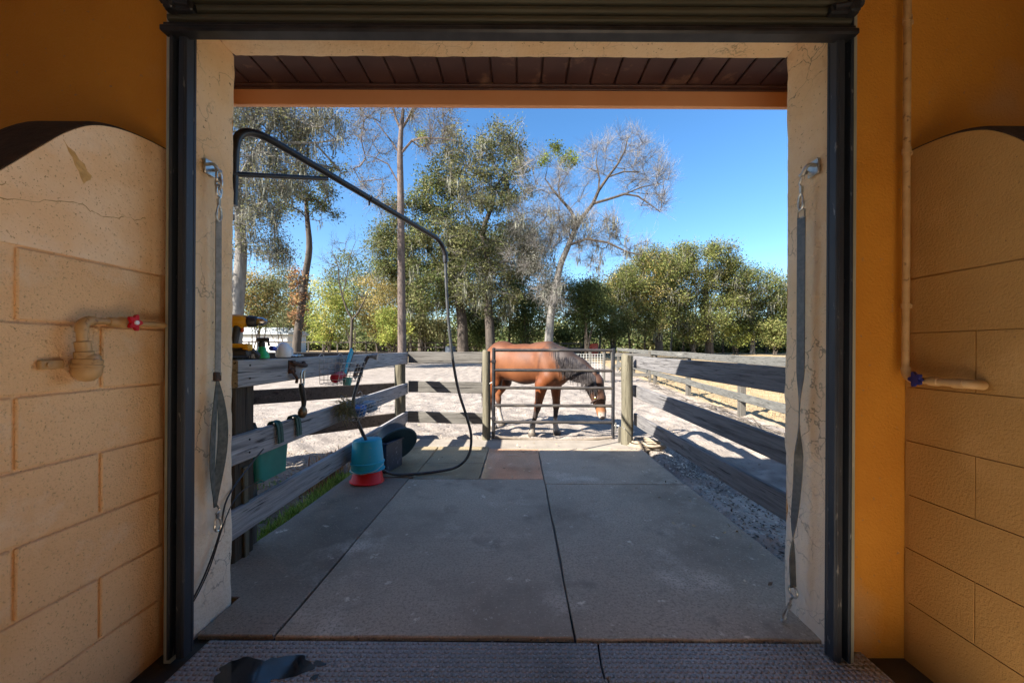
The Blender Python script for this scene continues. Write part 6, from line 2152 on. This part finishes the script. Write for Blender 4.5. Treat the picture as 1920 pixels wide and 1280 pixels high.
# -- leafy tree behind it with grey top
Y = 31.0
tree("grey_topped_oak", "tall oak with ragged grey mossy top and dark lower crown right of the boom's bend", [(920, 655, 0.42), (918, 610, 0.38), (915, 560, 0.33), (918, 500, 0.28), (905, 440, 0.22), (925, 380, 0.16)], Y,
     [px_blob(935, 270, Y, 50, 45, 30), px_blob(880, 320, Y, 55, 50, 30), px_blob(960, 340, Y, 45, 50, 30), px_blob(900, 420, Y, 85, 55, 55), px_blob(960, 470, Y, 60, 60, 36), px_blob(880, 520, Y, 60, 55, 30), px_blob(940, 560, Y, 55, 35, 20), px_blob(845, 270, Y, 20, 40, 8)], BARKD,
     leaf=[(0.75, 85, 0.46, 0.095, OLIVE), (0.55, 55, 0.46, 0.09, OAK)], moss=(0.34, 18, 0.2, 0.68, 0.039, GREYM), twig=(7, 1.25, 0.011, TW_GREY), rtip=0.022)
Y = 41.0
tree("shaded_oak", "shadowy oak filling the gap behind the two dark central trunks", [(985, 655, 0.40), (985, 600, 0.34), (980, 550, 0.26)], Y,
     [px_blob(960, 470, Y, 70, 60, 50), px_blob(1000, 540, Y, 70, 50, 50), px_blob(920, 570, Y, 60, 45, 36), px_blob(1060, 560, Y, 50, 50, 34), px_blob(880, 470, Y, 50, 50, 30)], BARKD,
     leaf=[(0.95, 139, 0.62, 0.095, OAK), (0.6, 93, 0.62, 0.095, DARKL)], moss=(0.16, 16, 0.2, 0.87, 0.045, GREYM), rtip=0.03)
Y = 43.0
tree("shaded_oak", "olive oak filling the gap behind the tall reddish trunk", [(790, 655, 0.40), (790, 600, 0.34), (785, 550, 0.26)], Y,
     [px_blob(740, 470, Y, 50, 50, 36), px_blob(810, 540, Y, 70, 55, 50), px_blob(740, 560, Y, 50, 50, 34), px_blob(850, 480, Y, 50, 50, 34)], BARKD,
     leaf=[(0.95, 139, 0.62, 0.095, OLIVE), (0.6, 93, 0.62, 0.095, OAK)], moss=(0.16, 16, 0.2, 0.87, 0.045, GREYM), rtip=0.03)
Y = 33.0
tree("broad_oak", "broad dark oak behind the hanging hose with moss under its lowest limbs", [(868, 655, 0.50), (866, 600, 0.44), (858, 540, 0.38), (850, 480, 0.3), (840, 430, 0.22)], Y,
     [px_blob(760, 420, Y, 55, 45, 36), px_blob(820, 380, Y, 50, 50, 34), px_blob(740, 490, Y, 45, 40, 28), px_blob(830, 470, Y, 70, 60, 50), px_blob(790, 540, Y, 65, 45, 34), px_blob(870, 530, Y, 55, 55, 34), px_blob(830, 330, Y, 40, 40, 16)], BARKD,
     leaf=[(0.95, 95, 0.48, 0.100, OAK), (0.5, 55, 0.48, 0.100, OLIVE)], moss=(0.24, 20, 0.2, 0.81, 0.042, GREYM), rtip=0.022, twig=(4, 1.1, 0.010, TW_BROWN))
# -- pale mossy tree with the great bare crown
Y = 28.0
tree("bare_crowned_oak", "pale lichen-covered tree with a wide bare crown spreading right against the sky", [(1028, 655, 0.34), (1032, 600, 0.30), (1040, 550, 0.27), (1050, 500, 0.24), (1066, 460, 0.21), (1083, 418, 0.18)], Y,
     [px_blob(1175, 285, Y, 55, 34, 34), px_blob(1205, 330, Y, 45, 34, 30), px_blob(1222, 378, Y, 30, 24, 18), px_blob(1236, 335, Y, 20, 30, 10), px_blob(1125, 300, Y, 38, 35, 22), px_blob(1020, 330, Y, 50, 45, 30), px_blob(1060, 350, Y, 45, 35, 18),
      px_blob(1020, 425, Y, 75, 40, 70), px_blob(1110, 430, Y, 55, 30, 34), px_blob(1000, 480, Y, 50, 35, 30), px_blob(1105, 480, Y, 45, 25, 20), px_blob(1170, 455, Y, 40, 25, 18), px_blob(1030, 545, Y, 26, 50, 20)], BARKG, bark2=BARKD,
     limbs=[[(1083, 418, 0.18, 0), (1096, 402, 0.155, 0), (1112, 382, 0.14, -0.2), (1122, 358, 0.12, -0.3), (1140, 332, 0.10, -0.4), (1158, 308, 0.08, -0.4), (1172, 282, 0.06, -0.4), (1176, 262, 0.04, -0.4)],
            [(1112, 382, 0.14, -0.2), (1140, 374, 0.10, -0.6), (1172, 364, 0.085, -0.9), (1196, 368, 0.065, -1.0), (1220, 384, 0.045, -1.1), (1238, 398, 0.03, -1.1)],
            [(1172, 364, 0.085, -0.9), (1200, 352, 0.05, -0.8), (1228, 346, 0.03, -0.8)],
            [(1122, 358, 0.12, -0.3), (1124, 335, 0.07, 0.2), (1118, 305, 0.045, 0.4)],
            [(1140, 332, 0.10, -0.4), (1170, 322, 0.06, -0.6), (1200, 322, 0.035, -0.7)],
            [(1083, 418, 0.18, 0), (1068, 392, 0.12, 0.3), (1050, 372, 0.10, 0.4), (1036, 355, 0.08, 0.5), (1022, 335, 0.05, 0.6)],
            [(1050, 372, 0.10, 0.4), (1047, 350, 0.06, 0.6), (1050, 328, 0.035, 0.7)],
            [(1066, 460, 0.21, 0), (1100, 448, 0.10, -0.8), (1140, 455, 0.08, -1.2), (1175, 472, 0.06, -1.4), (1200, 478, 0.04, -1.5)]],
     moss=(0.45, 16, 0.16, 0.5, 0.030, GREYM, 11.2), twig=(17, 1.2, 0.0072, TW_GREY), rtip=0.013, jitter=0.12,
     extra=[("lichen", [px_blob(1015, 425, Y, 72, 38, 95, shell=0.2), px_blob(1105, 432, Y, 52, 30, 36, shell=0.2), px_blob(1005, 485, Y, 52, 36, 40, shell=0.2), px_blob(1035, 550, Y, 20, 60, 40, depth=0.6, shell=0.2)], 42, 0.30, 0.050, LICHEN),
            ("mistletoe", [px_blob(1018, 300, Y, 10, 8, 5), px_blob(1041, 280, Y, 9, 10, 6), px_blob(1066, 300, Y, 16, 14, 12)], 60, 0.24, 0.07, MISTLE)])
# -- right group of live oaks
Y = 47.0
tree("live_oak", "bright green live oak with a short bare top, second from right in the grove", [(1330, 655, 0.50), (1328, 620, 0.46), (1325, 580, 0.4), (1322, 540, 0.3)], Y,
     [px_blob(1320, 500, Y, 75, 38, 70), px_blob(1265, 545, Y, 50, 45, 44), px_blob(1360, 545, Y, 55, 45, 50), px_blob(1310, 590, Y, 75, 28, 44), px_blob(1270, 480, Y, 30, 25, 16)], BARKD,
     leaf=[(0.9, 147, 0.62, 0.103, BRIGHT), (0.5, 93, 0.62, 0.099, OAK)], moss=(0.28, 18, 0.25, 0.99, 0.053, GREYM), rtip=0.03, twig=(3, 1.4, 0.014, TW_GREY))
Y = 44.0
tree("live_oak", "yellow-green live oak with rusty crown top, left end of the right-hand grove", [(1236, 655, 0.45), (1234, 610, 0.40), (1228, 560, 0.33)], Y,
     [px_blob(1225, 500, Y, 50, 30, 40), px_blob(1170, 540, Y, 48, 32, 40), px_blob(1235, 555, Y, 55, 40, 46), px_blob(1165, 590, Y, 50, 32, 32), px_blob(1230, 610, Y, 40, 25, 20)], BARKD,
     leaf=[(0.9, 147, 0.58, 0.095, BRIGHT), (0.35, 93, 0.58, 0.091, GOLD), (0.4, 77, 0.58, 0.091, OAK)], moss=(0.22, 16, 0.25, 0.74, 0.048, GREYM), rtip=0.03, twig=(3, 1.3, 0.013, TW_GREY))
Y = 49.0
tree("live_oak", "hazy olive live oak behind the evergreen, at the left foot of the grove", [(1150, 655, 0.35), (1150, 610, 0.30), (1148, 580, 0.25)], Y,
     [px_blob(1150, 545, Y, 45, 26, 40), px_blob(1115, 575, Y, 35, 30, 30), px_blob(1180, 520, Y, 35, 25, 26)], BARKD,
     leaf=[(0.9, 147, 0.62, 0.099, OLIVE), (0.5, 77, 0.62, 0.099, BRIGHT)], moss=(0.25, 16, 0.25, 0.8, 0.045, GREYM), rtip=0.03)
Y = 50.0
tree("live_oak", "darker live oak with pale straight trunk at the right end of the grove", [(1411, 655, 0.30), (1411, 620, 0.28), (1408, 590, 0.25), (1410, 560, 0.2)], Y,
     [px_blob(1410, 535, Y, 45, 32, 44), px_blob(1440, 575, Y, 40, 35, 36), px_blob(1380, 580, Y, 40, 30, 28), px_blob(1420, 610, Y, 40, 16, 16)], BARKG,
     leaf=[(0.9, 147, 0.66, 0.106, OAK), (0.5, 85, 0.66, 0.099, BRIGHT)], moss=(0.26, 18, 0.25, 0.93, 0.054, GREYM), rtip=0.03)
Y = 52.0
tree("mossy_oak", "hazy mossy oak at the right edge, half hidden by the doorway jamb", [(1490, 655, 0.40), (1488, 610, 0.35), (1485, 570, 0.25)], Y,
     [px_blob(1480, 555, Y, 38, 34, 40), px_blob(1520, 560, Y, 60, 55, 50), px_blob(1470, 605, Y, 28, 28, 20)], BARKG,
     leaf=[(0.9, 139, 0.66, 0.106, OAK), (0.5, 69, 0.66, 0.099, OLIVE)], moss=(0.5, 20, 0.3, 1.12, 0.057, GREYM), rtip=0.03)


def shrub(name, label, px, py, Y, wx, wy, pal, n=36, each=110, size=0.09, spread=0.34, group="shrubs beyond the paddock", lean=0.0, cat="shrub", stems=7, bark=None):
    c = at(px, py, Y)
    g = gh(c.x, Y)
    t = T(name, label, cat, (c.x, Y, g), group)
    ctr, rad, _, _ = px_blob(px, py, Y, wx, wy, n)
    tg = blobs([(ctr, rad, n, 0.3)])
    tg[:, 2] = np.maximum(tg[:, 2], g + 0.25)
    mb = MB()
    for k in range(stems):
        e_ = Vector(tg[RT.integers(0, len(tg))])
        b = Vector((c.x + RT.normal() * 0.3, Y + RT.normal() * 0.2, g - 0.1))
        mb.tube(arc(b, b.lerp(e_, 0.5) + Vector((0, 0, 0.4)), e_, 5), [0.05, 0.045, 0.04, 0.03, 0.022, 0.012], 5)
    P("stems", mb, bark or BARKD, t, smooth=True, kind="stuff")
    v, f, col = join([leaf_cards(tg, each, spread, size, pal)])
    np_mesh("foliage", v, f, LEAF, t, colors=col, kind="stuff")
    return t


shrub("bamboo_thicket", "sunny yellow-green thicket left of the bare sapling", 612, 585, 34, 36, 62, YELLOW, 46, 130, 0.085, 0.42)
shrub("bamboo_thicket", "golden thicket between the sapling and the tall reddish trunk", 716, 575, 37, 44, 70, GOLD, 60, 130, 0.09, 0.46)
shrub("bamboo_thicket", "low bright yellow-green clump at the foot of the tall trunk", 735, 612, 33, 34, 36, YELLOW, 30, 120, 0.08, 0.36)
shrub("bamboo_thicket", "pale green thicket behind the bare sapling's branches", 660, 530, 42, 50, 60, BRIGHT, 60, 130, 0.10, 0.55)
shrub("brown_bush", "brownish bush under the mossy oak at the far left", 480, 565, 26, 44, 50, [(0.20, 0.15, 0.06), (0.16, 0.15, 0.05), (0.24, 0.17, 0.07), (0.12, 0.13, 0.045)], 50, 120, 0.07, 0.34)
shrub("olive_bush", "olive bush behind the white shed roof", 530, 560, 46, 50, 62, OLIVE, 60, 120, 0.12, 0.6)
shrub("evergreen_bush", "deep green evergreen right of the lichen-covered trunk", 1105, 570, 33, 34, 50, DARKL, 50, 130, 0.09, 0.42)
shrub("evergreen_bush", "dark undergrowth bush between the two dark trunks", 890, 610, 36, 40, 34, DARKL, 36, 120, 0.10, 0.45)
shrub("evergreen_bush", "dark bush behind the horse's withers", 985, 600, 35, 40, 46, DARKL, 46, 120, 0.10, 0.45)
shrub("evergreen_bush", "shadowy bush left of the red drum", 1075, 620, 40, 36, 30, DARKL, 34, 120, 0.11, 0.5)
shrub("evergreen_bush", "green bush at the foot of the yellow-green oak", 1145, 610, 42, 40, 32, OAK, 40, 120, 0.11, 0.5)
shrub("roadside_bush", "low mixed bush at the foot of the broad oak", 800, 615, 38, 46, 28, OLIVE, 36, 110, 0.10, 0.45)
shrub("sunlit_bush", "small sunlit bush before the grove's middle trunk", 1300, 628, 46, 26, 20, BRIGHT, 22, 100, 0.11, 0.45)
shrub("sunlit_bush", "bushy yellow-green sapling near the right doorway jamb", 1452, 622, 46, 20, 26, BRIGHT, 24, 100, 0.12, 0.5)
shrub("sunlit_bush", "pale green bush between the right-hand trunks", 1380, 628, 49, 24, 18, YELLOW, 20, 90, 0.11, 0.45)

# thin trunks standing in the shade of the grove
tp = [(1125, 600, 46, "just right of the red drum"), (1180, 605, 50, "above the right end of the pipe gate"), (1205, 600, 52, "left of the yellow-green oak's trunk"), (1258, 600, 54, "right of the yellow-green oak's trunk"),
      (1282, 606, 53, "left of the small sunlit bush"), (1352, 604, 55, "right of the bright green oak's trunk"), (1300, 600, 56, "rising behind the small sunlit bush"), (1385, 605, 57, "left of the pale straight trunk"),
      (1440, 608, 55, "right of the pale straight trunk"), (770, 590, 44, "right beside the tall reddish trunk"), (800, 585, 42, "above the middle of the striped fence"), (955, 590, 44, "above the horse's croup"),
      (975, 600, 40, "above the middle of the horse's back"), (1095, 590, 42, "between the lichen-covered tree and the red drum"), (705, 600, 46, "left of the tall reddish trunk, by the golden thicket"), (830, 590, 40, "close to the hanging hose")]
for k, (px, py, Y, where) in enumerate(tp):
    a, b = at(px + RT.normal() * 2, 652, Y), at(px + RT.normal() * 8, py - 40, Y)
    t = T("slender_tree", "slender shaded tree " + where, "tree", (a.x, Y, gh(a.x, Y)), "slender trees in the undergrowth")
    m_ = a.lerp(b, 0.5) + Vector((RT.normal() * 0.15, 0, 0))
    P("trunk", MB().tube(arc((a.x, Y, gh(a.x, Y) - 0.1), m_, b, 6), [0.16, 0.14, 0.13, 0.12, 0.10, 0.09, 0.06], 7), BARKG if k % 3 == 0 else BARKD, t, smooth=True)
    v, f, c = join([leaf_cards(blobs([(tuple(b), (1.6, 1.2, 1.3), 9, 0.3)]), 70, 0.5, 0.12, DARKL if k % 2 else OAK)])
    np_mesh("crown", v, f, LEAF, t, colors=c, kind="stuff")

# red drum half hidden in the undergrowth
c = at(1112, 632, 38)
g = gh(c.x, 38)
dm = T("drum", "rusty red drum glimpsed in the undergrowth right of the horse", "drum", (c.x, 38, g))
P("drum_wall", MB().lathe([(0.0, 0), (0.52, 0), (0.54, 0.05), (0.52, 0.1), (0.52, 0.62), (0.545, 0.66), (0.52, 0.7), (0.52, 1.3), (0.545, 1.34), (0.50, 1.36), (0.0, 1.36)], (c.x, 38, g), None, 20), M("red_drum_paint", (0.40, 0.06, 0.03), (0.30, 0.045, 0.025), scale=4, rough=0.6), dm, smooth=True)

# far wood closing the view behind the trees: one mass
specs = []
for k in range(120):
    a = RT.uniform(-1, 1)
    X = a * 62
    Yb = 64 + RT.uniform(-4, 14)
    h = RT.uniform(2.5, 8.5) if X > -20 else RT.uniform(3, 10)
    specs.append(((X, Yb, gh(X, Yb) + h * 0.5), (RT.uniform(2.5, 5), 2.2, h * 0.55), 34, 0.2))
for k in range(110):
    X = RT.uniform(-60, 60)
    Yb = 60 + RT.uniform(-3, 6)
    h = RT.uniform(1.0, 3.2)
    specs.append(((X, Yb, gh(X, Yb) + h * 0.4), (RT.uniform(1.5, 3.5), 1.5, h * 0.6), 30, 0.2))
tg = blobs(specs)
tg[:, 2] = np.maximum(tg[:, 2], 0.75)
v, f, c = join([leaf_cards(tg[::2], 16, 0.8, 0.26, OAK), leaf_cards(tg[1::2], 14, 0.8, 0.26, OLIVE + DARKL)])
np_mesh("far_woods", v, f, LEAF, colors=c, kind="stuff")
